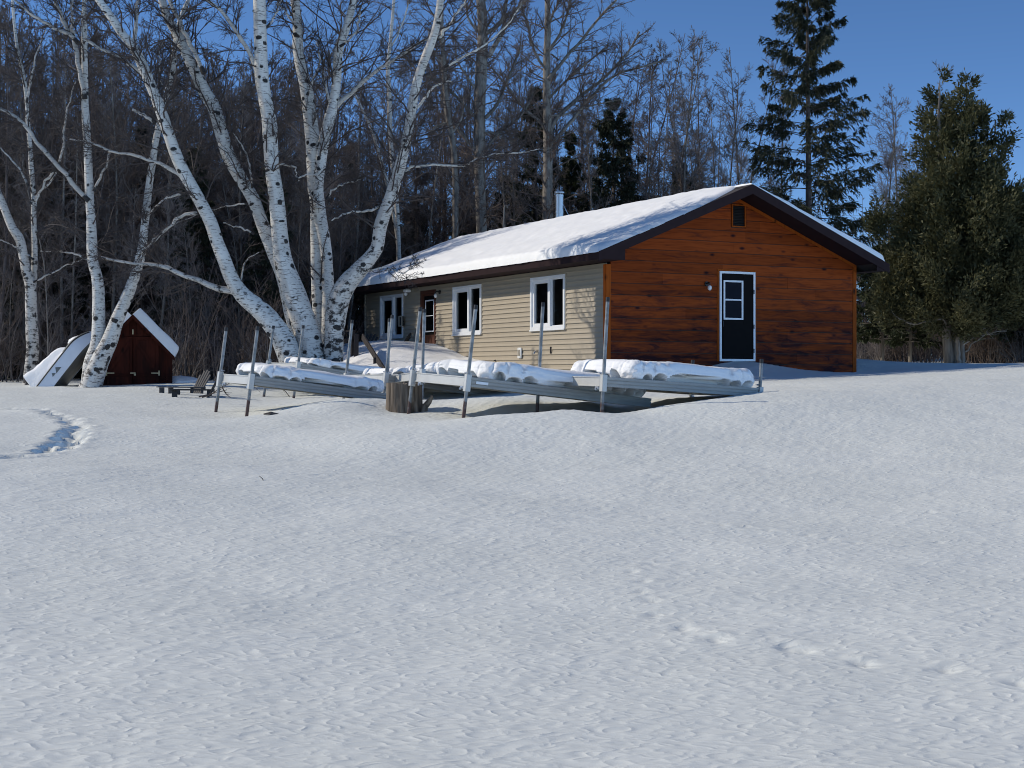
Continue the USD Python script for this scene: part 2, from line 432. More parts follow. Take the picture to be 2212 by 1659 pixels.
leaf('spruce_leaf_look', (0.024, 0.033, 0.022), (0.080, 0.082, 0.046), 0.15)
leaf('dark_spruce_leaf_look', (0.020, 0.028, 0.019), (0.058, 0.064, 0.038), 0.15)
leaf('cedar_leaf_look', (0.048, 0.054, 0.025), (0.152, 0.142, 0.062), 0.26)
leaf('young_fir_leaf_look', (0.035, 0.048, 0.024), (0.085, 0.095, 0.050), 0.2)

mat('glass_look', {'f': ('fresnel', {'IOR': 1.5}), 't': ('transparent_bsdf', {'color': (0.86, 0.9, 0.9)}), 'g': ('glossy_bsdf', {'roughness': 0.02, 'color': (0.9, 0.93, 0.95)}), 'm': ('mix_closure', {})},
    [('f.fac', 'm.fac'), ('t.BSDF', 'm.closure1'), ('g.BSDF', 'm.closure2')], surface='m.closure')

# ------------------------------------------------------------------ the snow-covered ground
rng = np.random.default_rng(7)


def G(u, v, Y):
    p = P(u, v, Y)
    return (p[0], p[1], p[2])


O = np.array([2.156, 32.42])
EG, EB = np.array([0.8875, 0.461]), np.array([-0.461, 0.8875])
WID, LEN = 7.315, 14.9


def HW(s, t, z):
    """House coordinates (along the gable, along the long wall, height) to world."""
    s, t, z = np.broadcast_arrays(np.asarray(s, float), np.asarray(t, float), np.asarray(z, float))
    xy = O + s[..., None] * EG + t[..., None] * EB
    return np.concatenate([xy, z[..., None]], -1)


def hz(s, t, z):
    return tuple(HW(s, t, z))


CTRL = [(-3, 2, 0), (0, 2, 0), (3, 2, 0), (-3, 6, 0), (0, 6, 0), (3, 6, 0), (-8, 5, 0), (8, 5, 0.1), (-4, 10, .14), (0, 10, .10), (4, 10, .12),
        (0, 15, .30), (5.5, 15, .36), (0, 19.5, .58), (-3, 19, .52), (4, 19.5, .70), (-14, 20, .7), (-20, 10, .3), (20, 10, .6), (20, 20, 1.4), (8, 21, 1.02), (11, 28, 1.62), (0, -10, 0), (-15, -10, 0), (15, -10, 0),
        G(0, 985, 17), G(165, 925, 20.5), G(0, 888, 25), G(100, 880, 25), G(300, 880, 26), G(0, 1030, 14.5), G(250, 1000, 16.5),
        G(534, 902, 24.4), G(470, 890, 25.5), G(640, 876, 26.5), G(690, 873, 23.9), G(740, 861, 24.5), G(800, 857, 24.8), G(565, 858, 31.3), G(627, 864, 30.3), G(746, 866, 27.3), G(828, 866, 26.6),
        G(834, 884, 24.0), G(873, 890, 23.9), G(912, 889, 23.9), G(1005, 907, 22.0), G(889, 890, 23.6), G(1090, 899, 21.6), G(1166, 893, 22.0), G(1235, 884, 22.0), G(1303, 896, 22.0),
        G(1430, 878, 22.7), G(1540, 863, 23.4), G(1640, 848, 24.0), G(1750, 826, 27.5), G(1850, 807, 33.0),
        (2.0, 23.3, .80), (0.6, 23.2, .77), (-.5, 23.4, .82), G(950, 872, 25.0), G(1040, 862, 25.0), G(1130, 864, 25.2), G(1230, 872, 25.4), G(1400, 860, 25.8), G(1470, 856, 26.4), (-2.0, 27.2, 1.0), (3.3, 27.6, 1.22), (0.5, 28.0, 1.18),
        (1.5, 29.5, 1.3), (-1, 30.5, 1.3), (-3.0, 33, 1.35), hz(0, 0, 1.5), hz(0, 3, 1.5), hz(0, 8, 1.5), hz(-2, 8, 1.4), hz(-3, 14, 1.4),
        hz(1.2, -.05, 1.5), hz(1.2, -1.2, 1.42), hz(2.4, -.05, 1.62), hz(3.6, -.05, 1.86), hz(3.6, -.9, 1.76), hz(3.6, -2.2, 1.55), hz(4.9, -.05, 1.70), hz(5.9, -.05, 1.6), hz(7.3, -.05, 1.56), hz(5.5, -1.5, 1.53), hz(7.2, -1.2, 1.56),
        hz(8.0, .6, 1.80), hz(7.5, 1.8, 2.02), hz(8.2, 1.8, 1.98), G(1950, 784, 39), G(2050, 788, 40.5), G(2120, 789, 41.5), G(2212, 786, 43), G(1950, 796, 35.5),
        G(2000, 799, 33.5), G(2120, 794, 33), G(2212, 788, 32), G(2350, 782, 31),
        G(0, 838, 33), G(150, 834, 33.5), G(290, 833, 33.6), G(480, 828, 34), G(360, 850, 30.5), G(420, 851, 30.0), G(200, 850, 30),
        (-12, 36, 1.22), (-15, 40, 1.3), (-9, 36, 1.3), (-30, 60, 1.5), (-10, 50, 1.45), (-5, 60, 1.55), (10, 60, 1.95), (25, 60, 2.3), (40, 100, 2.8), (-40, 100, 2.0), (0, 100, 2.0),
        (20, 42, 2.0), (30, 30, 2.0), (-25, 30, 1.3), hz(3, 8, 1.5), hz(4, 15.5, 1.6), hz(-2, 16, 1.45), hz(3, 20, 1.7)]
CTRL = np.array(CTRL, float)
_rbf = RBFInterpolator(CTRL[:, :2], CTRL[:, 2], kernel='linear', smoothing=0.02)
_rbf2 = RBFInterpolator(CTRL[:, :2], CTRL[:, 2], kernel='thin_plate_spline', smoothing=0.02)


def h0(xy):
    xy = np.asarray(xy, float).reshape(-1, 2)
    near = np.clip((46 - xy[:, 1]) / 6, 0, 1) * np.clip((16 - np.abs(xy[:, 0])) / 4, 0, 1)
    return _rbf(xy) * (1 - 0.65 * near) + 0.65 * near * _rbf2(xy)


def ground(x, y):
    return float(h0([[x, y]])[0])


def hit(u, v, lo=4.0, hi=45.0):
    """Where the line of sight through a picture point meets the snow."""
    Ys = np.linspace(lo, hi, 800)
    pts = np.stack([P(u, v, y) for y in Ys])
    d = pts[:, 2] - h0(pts[:, :2])
    k = np.argmax(d < 0) if (d < 0).any() else len(Ys) - 1
    return pts[k]


def axis_lines(a, b, f):
    out = [a]
    while out[-1] < b:
        out.append(out[-1] + f(out[-1]))
    return np.array(out)


ys = axis_lines(3.0, 150.0, lambda y: (0.0042 * y if y < 38 else 0.05 * (y - 34)))
xp = axis_lines(0.0, 80.0, lambda x: (0.026 + 0.0045 * x if x < 15 else 0.06 * (x - 13)))
xs = np.r_[-xp[:0:-1], xp]
ys = np.r_[np.array([-40, -15, -5, 0, 1.5, 2.5]), ys]
gx, gy = np.meshgrid(xs, ys)
cx_, cy_ = xs[::4], ys[::4]
cx_, cy_ = np.unique(np.r_[cx_, xs[-1]]), np.unique(np.r_[cy_, ys[-1]])
cgx, cgy = np.meshgrid(cx_, cy_)
coarse = h0(np.stack([cgx.ravel(), cgy.ravel()], 1)).reshape(cgx.shape)
from scipy.interpolate import RectBivariateSpline
gz = RectBivariateSpline(cy_, cx_, coarse, kx=1, ky=1)(ys, xs)
from scipy.ndimage import gaussian_filter
fade = np.clip((46 - gy) / 12, 0, 1)
pt = np.stack([gx, gy, gx * 0], -1)
# wind-packed swells, then the fist-sized sun cups
gz += fade * 0.075 * (meshkit.fbm(pt * [0.42, 0.36, 1], 3, 3) - 0.5)
gz += fade * 0.028 * (meshkit.fbm(pt * [1.5, 1.9, 1] + 11, 2, 5) - 0.5)
warp = meshkit.fbm(pt * 2.2, 2, 9)[..., None] * [0.25, 0.25, 0]
rot = np.stack([gx * 0.94 - gy * 0.34, gx * 0.34 + gy * 0.94, gx * 0], -1) + warp * 0.6


def ridged(p, seed):
    return 1 - np.abs(2 * meshkit.noise(p, seed) - 1)


rip = 0.62 * ridged(rot * [6.0, 12.5, 1], 21) ** 1.4 + 0.34 * meshkit.noise(rot * [12, 19.0, 1] + 3, 22) + 0.10 * meshkit.noise(rot * [4.1, 6.0, 1] + 5, 23)
patch = 0.55 + 0.9 * meshkit.fbm(pt * 0.45 + 31, 3, 14)
gz += fade * 0.0125 * (rip - 0.5) * patch * np.clip(0.75 + gy / 60, 0.75, 1.15)

gz += 0.15 * np.exp(-((gx + 1.0) / 2.4) ** 2 - ((gy - 19.6) / 1.6) ** 2) - 0.07 * np.exp(-((gx + 5.2) / 2.2) ** 2 - ((gy - 18.6) / 1.6) ** 2)
# the foot trail that comes in from the left, and the small animal tracks
trail = np.array([hit(u, v)[:2] for u, v in [(-60, 992), (0, 985), (60, 976), (110, 965), (148, 942), (170, 920), (150, 907), (124, 898), (100, 890), (73, 885), (0, 882), (-60, 880)]])
trail_w = np.array([0.10, 0.10, 0.11, 0.14, 0.16, 0.13, 0.10, 0.09, 0.08, 0.07, 0.06, 0.06])
trail_d = np.array([0.11, 0.12, 0.13, 0.16, 0.19, 0.15, 0.11, 0.09, 0.08, 0.06, 0.05, 0.05])
sel = (gx < -3) & (gx > -12) & (gy > 12) & (gy < 32)
q = np.stack([gx[sel], gy[sel]], -1)
best = np.full(len(q), 9.0)
bw, bd, along = np.ones(len(q)), np.zeros(len(q)), np.zeros(len(q))
acc = 0.0
for i in range(len(trail) - 1):
    a, b = trail[i], trail[i + 1]
    L = np.linalg.norm(b - a)
    t = np.clip(((q - a) @ (b - a)) / L ** 2, 0, 1)
    d = np.linalg.norm(q - (a + t[:, None] * (b - a)), axis=1)
    up = d < best
    best = np.where(up, d, best)
    bw = np.where(up, trail_w[i] * (1 - t) + trail_w[i + 1] * t, bw)
    bd = np.where(up, trail_d[i] * (1 - t) + trail_d[i + 1] * t, bd)
    along = np.where(up, acc + t * L, along)
    acc += L
nz = meshkit.fbm(np.stack([q[:, 0] * 5, q[:, 1] * 5, q[:, 0] * 0], -1), 4, 41) - 0.5
steps = 0.55 + 0.45 * np.sin(along * 2 * np.pi / 0.42 + 6 * nz)
e = best + 0.22 * nz
cut = 1 / (1 + np.exp((e - bw) / 0.025))
rim = np.exp(-((e - bw - 0.10) / 0.10) ** 2)
gz[sel] += -cut * bd * steps + rim * 0.022 * (0.2 + 4 * np.abs(nz)) + cut * 0.10 * nz
prints = [(1410, 1221), (1365, 1239), (1390, 1261), (1385, 1281), (1410, 1303), (1415, 1326), (1475, 1354), (1550, 1383), (1700, 1398), (1735, 1405), (1860, 1434), (2045, 1451), (2200, 1481), (1520, 1130), (1560, 1138), (1610, 1142), (1660, 1150),
          (1740, 1160), (1790, 1168), (1850, 1176), (1300, 1098), (1340, 1106), (1400, 1116), (1440, 1122), (2010, 1110), (2025, 1172), (640, 1022), (690, 1027), (720, 1030), (790, 1036)]
for k, (u, v) in enumerate(prints):
    p = hit(u, v)
    big = 0.72 if v > 1340 else 0.5
    r2 = ((gx - p[0]) / (0.075 * big)) ** 2 + ((gy - p[1]) / (0.11 * big)) ** 2
    lip = ((gx - p[0] - .02) / (0.10 * big)) ** 2 + ((gy - p[1] - 0.16 * big) / (0.07 * big)) ** 2
    gz += big * (-0.038 * np.exp(-r2) + 0.026 * np.exp(-lip))
# hollows melted round the legs, the stump and the birch
for (x, y, r, d) in [(P(873, 880, 24.3)[0], 24.3, .5, .05), (P(665, 850, 32)[0], 32.3, .9, .10), (P(200, 832, 33.5)[0], 33.5, .7, .06)]:
    gz -= d * np.exp(-(((gx - x) ** 2 + (gy - y) ** 2) / r ** 2))
ny, nx = gz.shape
idx = np.arange(ny * nx).reshape(ny, nx)
gf = quads(np.stack([idx[:-1, :-1], idx[:-1, 1:], idx[1:, 1:], idx[1:, :-1]], -1).reshape(-1, 4))
gv = np.stack([gx, gy, gz], -1).reshape(-1, 3)
single('snow_ground', (gv, gf), 'snow_look', kind='structure', smooth=True)
_gspl = RectBivariateSpline(ys, xs, gz, kx=1, ky=1)


def gh(x, y):
    return float(_gspl(y, x)[0, 0])


# ------------------------------------------------------------------ the cabin
ZB, SOF = 1.52, 4.055            # bottom of the siding, underside of the eaves
RS, RZ, SL = 3.52, 5.98, 0.413  # ridge position, ridge height, roof slope
SE0, SE1 = -0.65, 7.69          # eave edges
T0, T1 = -0.80, LEN + 0.30
A_SL = math.atan(SL)


def roof_z(s):
    return RZ - SL * abs(s - RS)


HR = np.stack([np.r_[EG, 0], np.r_[EB, 0], [0, 0, 1.0]], 1)


def hbox(s0, s1, t0, t1, z0, z1, b=0.004):
    c = HW((s0 + s1) / 2, (t0 + t1) / 2, (z0 + z1) / 2)
    return cbox(c, (abs(s1 - s0), abs(t1 - t0), abs(z1 - z0)), b, HR)


def hprism(poly, t0, t1):
    """A polygon in the gable's (s, z) plane, extruded along the long wall."""
    m = trimesh.creation.extrude_polygon(poly, 1.0, engine='earcut')
    v = np.array(m.vertices)
    tt = np.where(v[:, 2] > 0.5, max(t0, t1), min(t0, t1))
    f = np.array(m.faces)[:, ::-1]
    return HW(v[:, 0], tt, v[:, 1]), f


def t_of(u):
    k = (u - CX) / FPX
    return (2.156 - 32.42 * k) / (0.461 + 0.8875 * k)


def z_at(u, v):
    return EYE + (HOR - v) / FPX * (32.42 + 0.8875 * t_of(u))


def s_of(u, t=0.0):
    k = (u - CX) / FPX
    return (2.156 - 0.461 * t - k * (32.42 + 0.8875 * t)) / (0.461 * k - 0.8875)


def zg(u, v, t=0.0):
    return EYE + (HOR - v) / FPX * (32.42 + 0.461 * s_of(u, t) + 0.8875 * t)


cab = thing('cabin', 'long low cabin with orange-brown plank gable, beige siding and snow on its roof', 'cabin', HW(0, 0, 1.5))

# openings on the long wall: (t0, t1, z0, z1)
wins = []
for (ua, ub, va, vb, wa, wb) in [(823, 872.5, 640, 634, 732, 729), (980, 1041.5, 621, 613, 724, 722), (1148, 1222.5, 601, 591.5, 713.5, 711.5)]:
    wins.append((t_of(ub), t_of(ua), (z_at(ua, wa) + z_at(ub, wb)) / 2, (z_at(ua, va) + z_at(ub, vb)) / 2))
door_b = (t_of(942.5), t_of(909.5), 1.88, z_at(925, 627))
holes = wins + [door_b]

# inner shell: dark rooms behind real openings
sh = MB()
for (a, b, z0, z1) in [(0.0, LEN, ZB, SOF)]:
    cuts = sorted({0.0, LEN, *[h[0] for h in holes], *[h[1] for h in holes]})
    for c0, c1 in zip(cuts[:-1], cuts[1:]):
        hh = [h for h in holes if abs(h[0] - c0) < 1e-6]
        if hh:
            sh.add(*hbox(0.012, 0.13, c0, c1, ZB, hh[0][2], 0.001))
            sh.add(*hbox(0.012, 0.13, c0, c1, hh[0][3], SOF, 0.001))
        else:
            sh.add(*hbox(0.012, 0.13, c0, c1, ZB, SOF, 0.001))
sh.add(*hbox(WID - 0.13, WID - 0.01, 0, LEN, ZB, SOF + 0.1, 0.001))
sh.add(*hprism(Polygon([(0.13, ZB), (WID - 0.13, ZB), (WID - 0.13, 4.18), (RS, 5.70), (0.13, 4.30)]), LEN - 0.12, LEN))
sh.add(*hprism(Polygon([(0.13, ZB), (WID - 0.13, ZB), (WID - 0.13, 4.18), (RS, 5.70), (0.13, 4.30)]), 0.03, 0.13))
bp = hprism(Polygon([(0.1, ZB), (WID - 0.1, ZB), (WID - 0.1, 4.15), (RS, 5.72), (0.1, 4.22)]), 0.021, 0.0285)
part(cab, 'building_paper', bp, 'black_look')
sh.add(*hbox(0.13, WID - 0.13, 0.13, LEN - 0.12, ZB + 0.3, ZB + 0.42, 0.001))
sh.add(*hbox(0.13, WID - 0.13, 0.13, LEN - 0.12, SOF - 0.06, SOF, 0.001))
sh.add(*hbox(3.2, 3.3, 0.13, LEN - 0.12, ZB + 0.42, SOF - 0.06, 0.001))
part(cab, 'wall_frame', sh.mesh(), 'inside_look')
fd = MB()
fd.add(*hbox(0.05, WID - 0.05, 0.05, LEN - 0.05, 1.0, ZB - 0.003, 0.004))
part(cab, 'foundation', fd.mesh(), 'concrete_look')

# beige lap siding, one board per course, cut at the openings
course = 0.1215
n_course = int(round((SOF - ZB) / course))
for i in range(n_course):
    z0, z1 = ZB + i * course, ZB + (i + 1) * course
    segs = [(0.0, LEN)]
    for (a, b, h0_, h1_) in holes:
        if h0_ - 0.002 < (z0 + z1) / 2 < h1_ + 0.002:
            segs = [x for (p, q_) in segs for x in ((p, min(q_, a)), (max(p, b), q_)) if x[1] - x[0] > 0.02]
    for (a, b) in segs:
        prof = [(-0.001, z1 + 0.004), (-0.010, z0 + 0.060), (-0.026, z0 + 0.012), (-0.024, z0 + 0.004), (0.010, z0 + 0.006), (0.010, z1 + 0.004)]
        v = np.concatenate([HW([p[0] for p in prof], a, [p[1] for p in prof]), HW([p[0] for p in prof], b, [p[1] for p in prof])])
        k = len(prof)
        m = MB().add(v, [[j, (j + 1) % k, k + (j + 1) % k, k + j] for j in range(k)])
        m.add(v, [[0, 1, 2], [0, 2, 3], [0, 3, 4], [0, 4, 5], [6, 8, 7], [6, 9, 8], [6, 10, 9], [6, 11, 10]])
        v_, f_ = m.mesh()
        part(cab, 'siding_board', (v_[:k * 2], np.where(f_ >= 2 * k, f_ - 2 * k, f_)), 'siding_look')
part(cab, 'corner_post', hbox(-0.036, 0.03, LEN - 0.06, LEN + 0.02, ZB, SOF), 'siding_trim_look', label='pale corner post at the far end of the beige wall')
part(cab, 'corner_post', hbox(WID - 0.02, WID + 0.018, 0.01, 0.12, ZB, SOF + 0.04), 'white_vinyl_look', label='thin white corner post behind the plank gable')
part(cab, 'starter_strip', hbox(-0.012, 0.02, 0.06, LEN, ZB - 0.03, ZB - 0.002), 'siding_trim_look')

# plank gable
wall_poly = Polygon([(0.10, ZB - .02), (WID - 0.10, ZB - .02), (WID - 0.10, roof_z(WID - .10) - 0.15), (RS, RZ - 0.17), (0.10, roof_z(0.10) - 0.15)])
gd = (s_of(1551.5), s_of(1628), 1.86, zg(1590, 587))
vent = (s_of(1579), s_of(1609), zg(1594, 491), zg(1594, 442))
row_h = 0.2665
rows = int((5.9 - ZB) / row_h) + 1
rj = np.random.default_rng(5)
joint_px = {11: [1583], 10: [1591], 12: [1610], 8: [1430, 1700], 6: [1405], 9: [1560], 7: [1760], 5: [1480], 3: [1700], 1: [1420, 1720], 13: [1640]}
for i in range(rows):
    z0, z1 = ZB - .02 + i * row_h, ZB - .02 + (i + 1) * row_h - 0.015
    js = sorted([s_of(u) for u in joint_px.get(i, [])]) or [rj.uniform(1.5, 5.8)]
    cuts = [0.0] + js + [WID]
    for c0, c1 in zip(cuts[:-1], cuts[1:]):
        pol = sbox(c0 + 0.0015, z0, c1 - 0.0015, z1).intersection(wall_poly)
        for h in (gd, vent):
            pol = pol.difference(sbox(h[0] - 0.02, h[2] - 0.02, h[1] + 0.02, h[3] + 0.02))
        for g in getattr(pol, 'geoms', [pol]):
            if g.is_empty or g.area < 0.01:
                continue
            proud = -0.022 - rj.uniform(0, 0.006)
            part(cab, 'plank', hprism(g, proud, 0.02), 'plank_look')
# orange trim boards
part(cab, 'corner_board', hbox(-0.028, 0.098, -0.036, -0.002, ZB - .03, 4.05, 0.004), 'trim_wood_look')
part(cab, 'corner_board', hbox(-0.036, -0.004, -0.001, 0.09, ZB - .03, 4.045, 0.004), 'trim_wood_look')
part(cab, 'corner_board', hbox(WID - 0.098, WID + 0.02, -0.036, -0.002, ZB - .03, roof_z(WID) - 0.16, 0.004), 'trim_wood_look')
for sgn in (-1, 1):
    s_end = 0.0 if sgn < 0 else WID
    pol = Polygon([(s_end, roof_z(s_end) - 0.15), (RS, RZ - 0.17), (RS, RZ - 0.25), (s_end, roof_z(s_end) - 0.225)])
    part(cab, 'rake_trim', hprism(pol, -0.048, -0.0365), 'trim_wood_look')


def pane(parent, s0, s1, t0, t1, z0, z1):
    """One sheet of glass, on the gable (t0 == t1) or on the long wall (s0 == s1)."""
    if s0 == s1:
        v = HW([s0] * 4, [t1, t0, t0, t1], [z0, z0, z1, z1])
    else:
        v = HW([s0, s1, s1, s0], [t0] * 4, [z0, z0, z1, z1])
    return part(parent, 'pane', (v, quads([[0, 1, 2, 3]])), 'glass_look')


def ring(parent, name, s0, s1, z0, z1, w, t0, t1, m_, axis='g', wb=None):
    """Four-sided frame on the gable ('g') or on the long wall ('b')."""
    f = hbox if axis == 'g' else (lambda a, b, c, d, e, g_, bb=0.004: hbox(c, d, a, b, e, g_, bb))
    m = MB()
    wb = wb or w
    m.add(*f(s0, s0 + w, t0, t1, z0, z1))
    m.add(*f(s1 - w, s1, t0, t1, z0, z1))
    m.add(*f(s0 + w, s1 - w, t0 + 0.0015, t1, z1 - w, z1))
    m.add(*f(s0 + w, s1 - w, t0 + 0.0015, t1, z0, z0 + wb))
    return part(parent, name, m.mesh(), m_)


# gable door: white frame, black storm door with a two-light window
ring(cab, 'door_casing', gd[0] - 0.05, gd[1] + 0.05, gd[2] - 0.02, gd[3] + 0.05, 0.045, -0.040, 0.0, 'trim_wood_look')
dfr = ring(cab, 'door_frame', gd[0], gd[1], gd[2] - 0.02, gd[3], 0.055, -0.075, 0.06, 'white_vinyl_look')
dl, dr = gd[0] + 0.055, gd[1] - 0.055
wl, wr, wz0, wz1 = s_of(1562.5, -.05), s_of(1605, -.05), zg(1584, 691), zg(1584, 606)
dm = MB()
dm.add(*hbox(dl + .003, wl, -0.055, -0.015, gd[2], gd[3] - 0.058))
dm.add(*hbox(wr, dr - .003, -0.055, -0.015, gd[2], gd[3] - 0.058))
dm.add(*hbox(wl, wr, -0.0545, -0.015, wz1, gd[3] - 0.058))
dm.add(*hbox(wl, wr, -0.0545, -0.015, gd[2], wz0))
dm.add(*hbox(dl + 0.05, dr - 0.05, -0.062, -0.055, gd[2] + 0.14, wz0 - 0.10, 0.004))
door = part(cab, 'door', dm.mesh(), 'dark_door_look')
ring(door, 'window_frame', wl, wr, wz0, wz1, 0.045, -0.068, -0.02, 'white_vinyl_look')
zm = zg(1584, 648)
part(door, 'window_bar', hbox(wl + .045, wr - .045, -0.066, -0.03, zm - 0.02, zm + 0.02), 'white_vinyl_look')
for (a, b) in ((wz0 + .046, zm - .021), (zm + .021, wz1 - .046)):
    part(door, 'screen', hbox(wl + .046, wr - .046, -0.044, -0.040, a, b, 0.001), 'screen_look')
part(door, 'backing_door', hbox(dl, dr, 0.005, 0.028, gd[2], gd[3] - 0.06), 'dark_door_look')
for v_ in (631, 706, 758):
    part(door, 'hinge', hbox(dr - 0.012, dr + 0.02, -0.088, -0.072, zg(1624, v_) - 0.05, zg(1624, v_) + 0.05, 0.003), 'black_look')
hn = MB()
hn.add(*hbox(dl + 0.03, dl + 0.055, -0.085, -0.055, wz0 - 0.17, wz0 - 0.03, 0.004))
part(door, 'handle', hn.mesh(), 'black_look')

# gable vent
vt = ring(cab, 'gable_vent', vent[0], vent[1], vent[2], vent[3], 0.028, -0.05, 0.01, 'trim_wood_look')
nsl = 13
for i in range(nsl):
    z = vent[2] + 0.03 + (vent[3] - vent[2] - 0.06) * (i + 0.5) / nsl
    p0, p1 = HW(vent[0] + .028, -0.012, z), HW(vent[1] - .028, -0.012, z)
    upv = HR @ np.array([0, -0.6, 0.8])
    part(vt, 'slat', bar(p0, p1, 0.045, 0.007, upv, 0.001), 'black_look')
part(vt, 'backing', hbox(vent[0] + .028, vent[1] - .028, 0.012, 0.02, vent[2] + .028, vent[3] - .028), 'black_look')


def globe_lamp(base, out, parent):
    """Dark bracket with a clear globe hanging from it."""
    out = np.asarray(out, float)
    pl = trimesh.creation.cylinder(0.055, 0.03, sections=20)
    Rm = frame_of(out)
    v = np.array(pl.vertices) @ np.stack([Rm[:, 1], Rm[:, 2], Rm[:, 0]], 1).T + base + out * 0.015
    m = MB().add(v, pl.faces)
    arc = np.array([base + out * 0.02, base + out * 0.09 + [0, 0, .02], base + out * 0.14 + [0, 0, .0], base + out * 0.14 + [0, 0, -.05]])
    m.add(*tube(arc, [.02, .02, .022, .034], 8))
    lp = part(parent, 'wall_lamp', m.mesh(), 'black_look', smooth=40)
    s = trimesh.creation.uv_sphere(0.05, count=[10, 14])
    sv = np.array(s.vertices) * [1, 1, 1.25] + base + out * 0.14 + [0, 0, -0.105]
    part(lp, 'globe', (sv, s.faces), 'lamp_white_look', smooth=True)


nG, nB = -EB, -EG
nG3, nB3 = np.r_[nG, 0], np.r_[nB, 0]
globe_lamp(HW(s_of(1524), -0.03, zg(1524, 613)), nG3, cab)
globe_lamp(HW(-0.02, t_of(952), z_at(952, 631)), nB3, cab)

# windows of the long wall
for (a, b, z0, z1) in wins:
    W = b - a
    wf = ring(cab, 'window', a, b, z0, z1, 0.075, -0.045, 0.10, 'white_vinyl_look', 'b', 0.085)
    tm = a + W * 0.44
    part(wf, 'mullion', hbox(-0.032, 0.09, tm - 0.035, tm + 0.035, z0 + 0.086, z1 - 0.076), 'white_vinyl_look')
    ring(wf, 'sash', tm + 0.036, b - 0.076, z0 + 0.087, z1 - 0.077, 0.085, -0.012, 0.07, 'white_vinyl_look', 'b')
    ring(wf, 'glazing_bead', a + 0.076, tm - 0.036, z0 + 0.087, z1 - 0.077, 0.02, 0.015, 0.06, 'white_vinyl_look', 'b')
    pane(wf, 0.033, 0.033, tm + .121, b - .161, z0 + .172, z1 - .162)
    pane(wf, 0.038, 0.038, a + .096, tm - .056, z0 + .107, z1 - .097)
    part(wf, 'sill', hbox(-0.065, -0.046, a - 0.01, b + 0.01, z0 - 0.02, z0 + 0.012), 'white_vinyl_look')
    ring(wf, 'outer_trim', a - 0.035, b + 0.035, z0 - 0.035, z1 + 0.035, 0.034, -0.024, 0.01, 'siding_look', 'b')

# entrance door of the long wall: brown frame, dark door with a tall white-edged light
a, b, z0, z1 = door_b
efr = ring(cab, 'entrance_frame', a, b, z0, z1, 0.09, -0.03, 0.11, 'brown_door_look', 'b')
ed = MB()
ed.add(*hbox(0.05, 0.09, a + .092, b - .092, z0 + .09, z1 - .092))
edo = part(cab, 'entrance_door', ed.mesh(), 'brown_door_look')
part(edo, 'upper_panel', hbox(0.044, 0.0495, a + .13, b - .13, z0 + .78, z1 - .16), 'dark_door_look')
ring(edo, 'light_frame', a + .24, b - .24, z0 + .86, z1 - .28, 0.035, 0.02, 0.043, 'white_vinyl_look', 'b')
part(edo, 'light_bar', hbox(0.024, 0.042, a + .276, b - .276, z0 + 1.32, z0 + 1.345), 'white_vinyl_look')
pane(edo, 0.032, 0.032, a + .275, b - .275, z0 + .895, z1 - .315)
for i in range(3):
    tt = a + .2 + i * (b - a - .4) / 3
    part(edo, 'lower_panel', hbox(0.036, 0.049, tt, tt + (b - a - .4) / 3 - 0.03, z0 + .16, z0 + .70), 'brown_door_look')

# small fittings on the siding
vc = HW(-0.045, t_of(1126), z_at(1126, 762.5))
vp = part(cab, 'vent_cover', cbox(vc, (0.05, 0.19, 0.27), 0.04, HR), 'lamp_white_look', smooth=40)
for i in range(5):
    tt = t_of(1126) + (i - 2) * 0.026
    part(vp, 'louvre', hbox(-0.078, -0.068, tt - 0.008, tt + 0.008, z_at(1126, 762.5) - .08, z_at(1126, 762.5) + .08, 0.002), 'siding_trim_look')
tp = MB()
tq = HW(-0.02, t_of(1163), z_at(1163, 760))
tp.add(*tube([tq, tq + nB3 * .08, tq + nB3 * .11 + [0, 0, -.05]], [.022, .022, .018], 8))
tp.add(*cbox(tq + nB3 * .075 + [0, 0, .04], (.02, .07, .012), .004, HR))
part(cab, 'outdoor_tap', tp.mesh(), 'steel_look', smooth=40)
part(cab, 'cable_clip', hbox(-0.05, -0.018, t_of(1192) - .012, t_of(1192) + .012, z_at(1192, 764), z_at(1192, 749)), 'deck_wood_look')
st = HW(-0.06, t_of(1076), z_at(1076, 792))
part(cab, 'pipe_stub', tube([st - [0, 0, .2], st + [0, 0, .12], st + nB3 * 0.02 + [0, 0, .17], st + nB3 * .07 + [0, 0, .15]], [.016] * 4, 8), 'black_look', smooth=40)
th = HW(-0.10, t_of(874), z_at(874, 694))
tb = MB().add(*bar(HW(-0.02, t_of(874), z_at(874, 694)), th, 0.03, 0.03))
tb.add(*cbox(th, (0.05, 0.24, 0.30), 0.03, HR))
tb_ = part(cab, 'outlet_box', tb.mesh(), 'black_look')
ring(tb_, 'outlet_rim', t_of(874) - .13, t_of(874) + .13, z_at(874, 694) - .16, z_at(874, 694) + .16, 0.035, -0.15, -0.126, 'siding_trim_look', 'b')
fl = HW(-0.02, t_of(887), z_at(887, 628))
fm = MB().add(*cbox(fl + nB3 * .09, (.18, .26, .10), .03, HR))
flp = part(cab, 'security_light', fm.mesh(), 'white_vinyl_look', smooth=30)
sp_ = trimesh.creation.uv_sphere(0.055, count=[10, 14])
part(flp, 'sensor', (np.array(sp_.vertices) + fl + nB3 * .14 + [0, 0, -.10], sp_.faces), 'lamp_white_look', smooth=True)

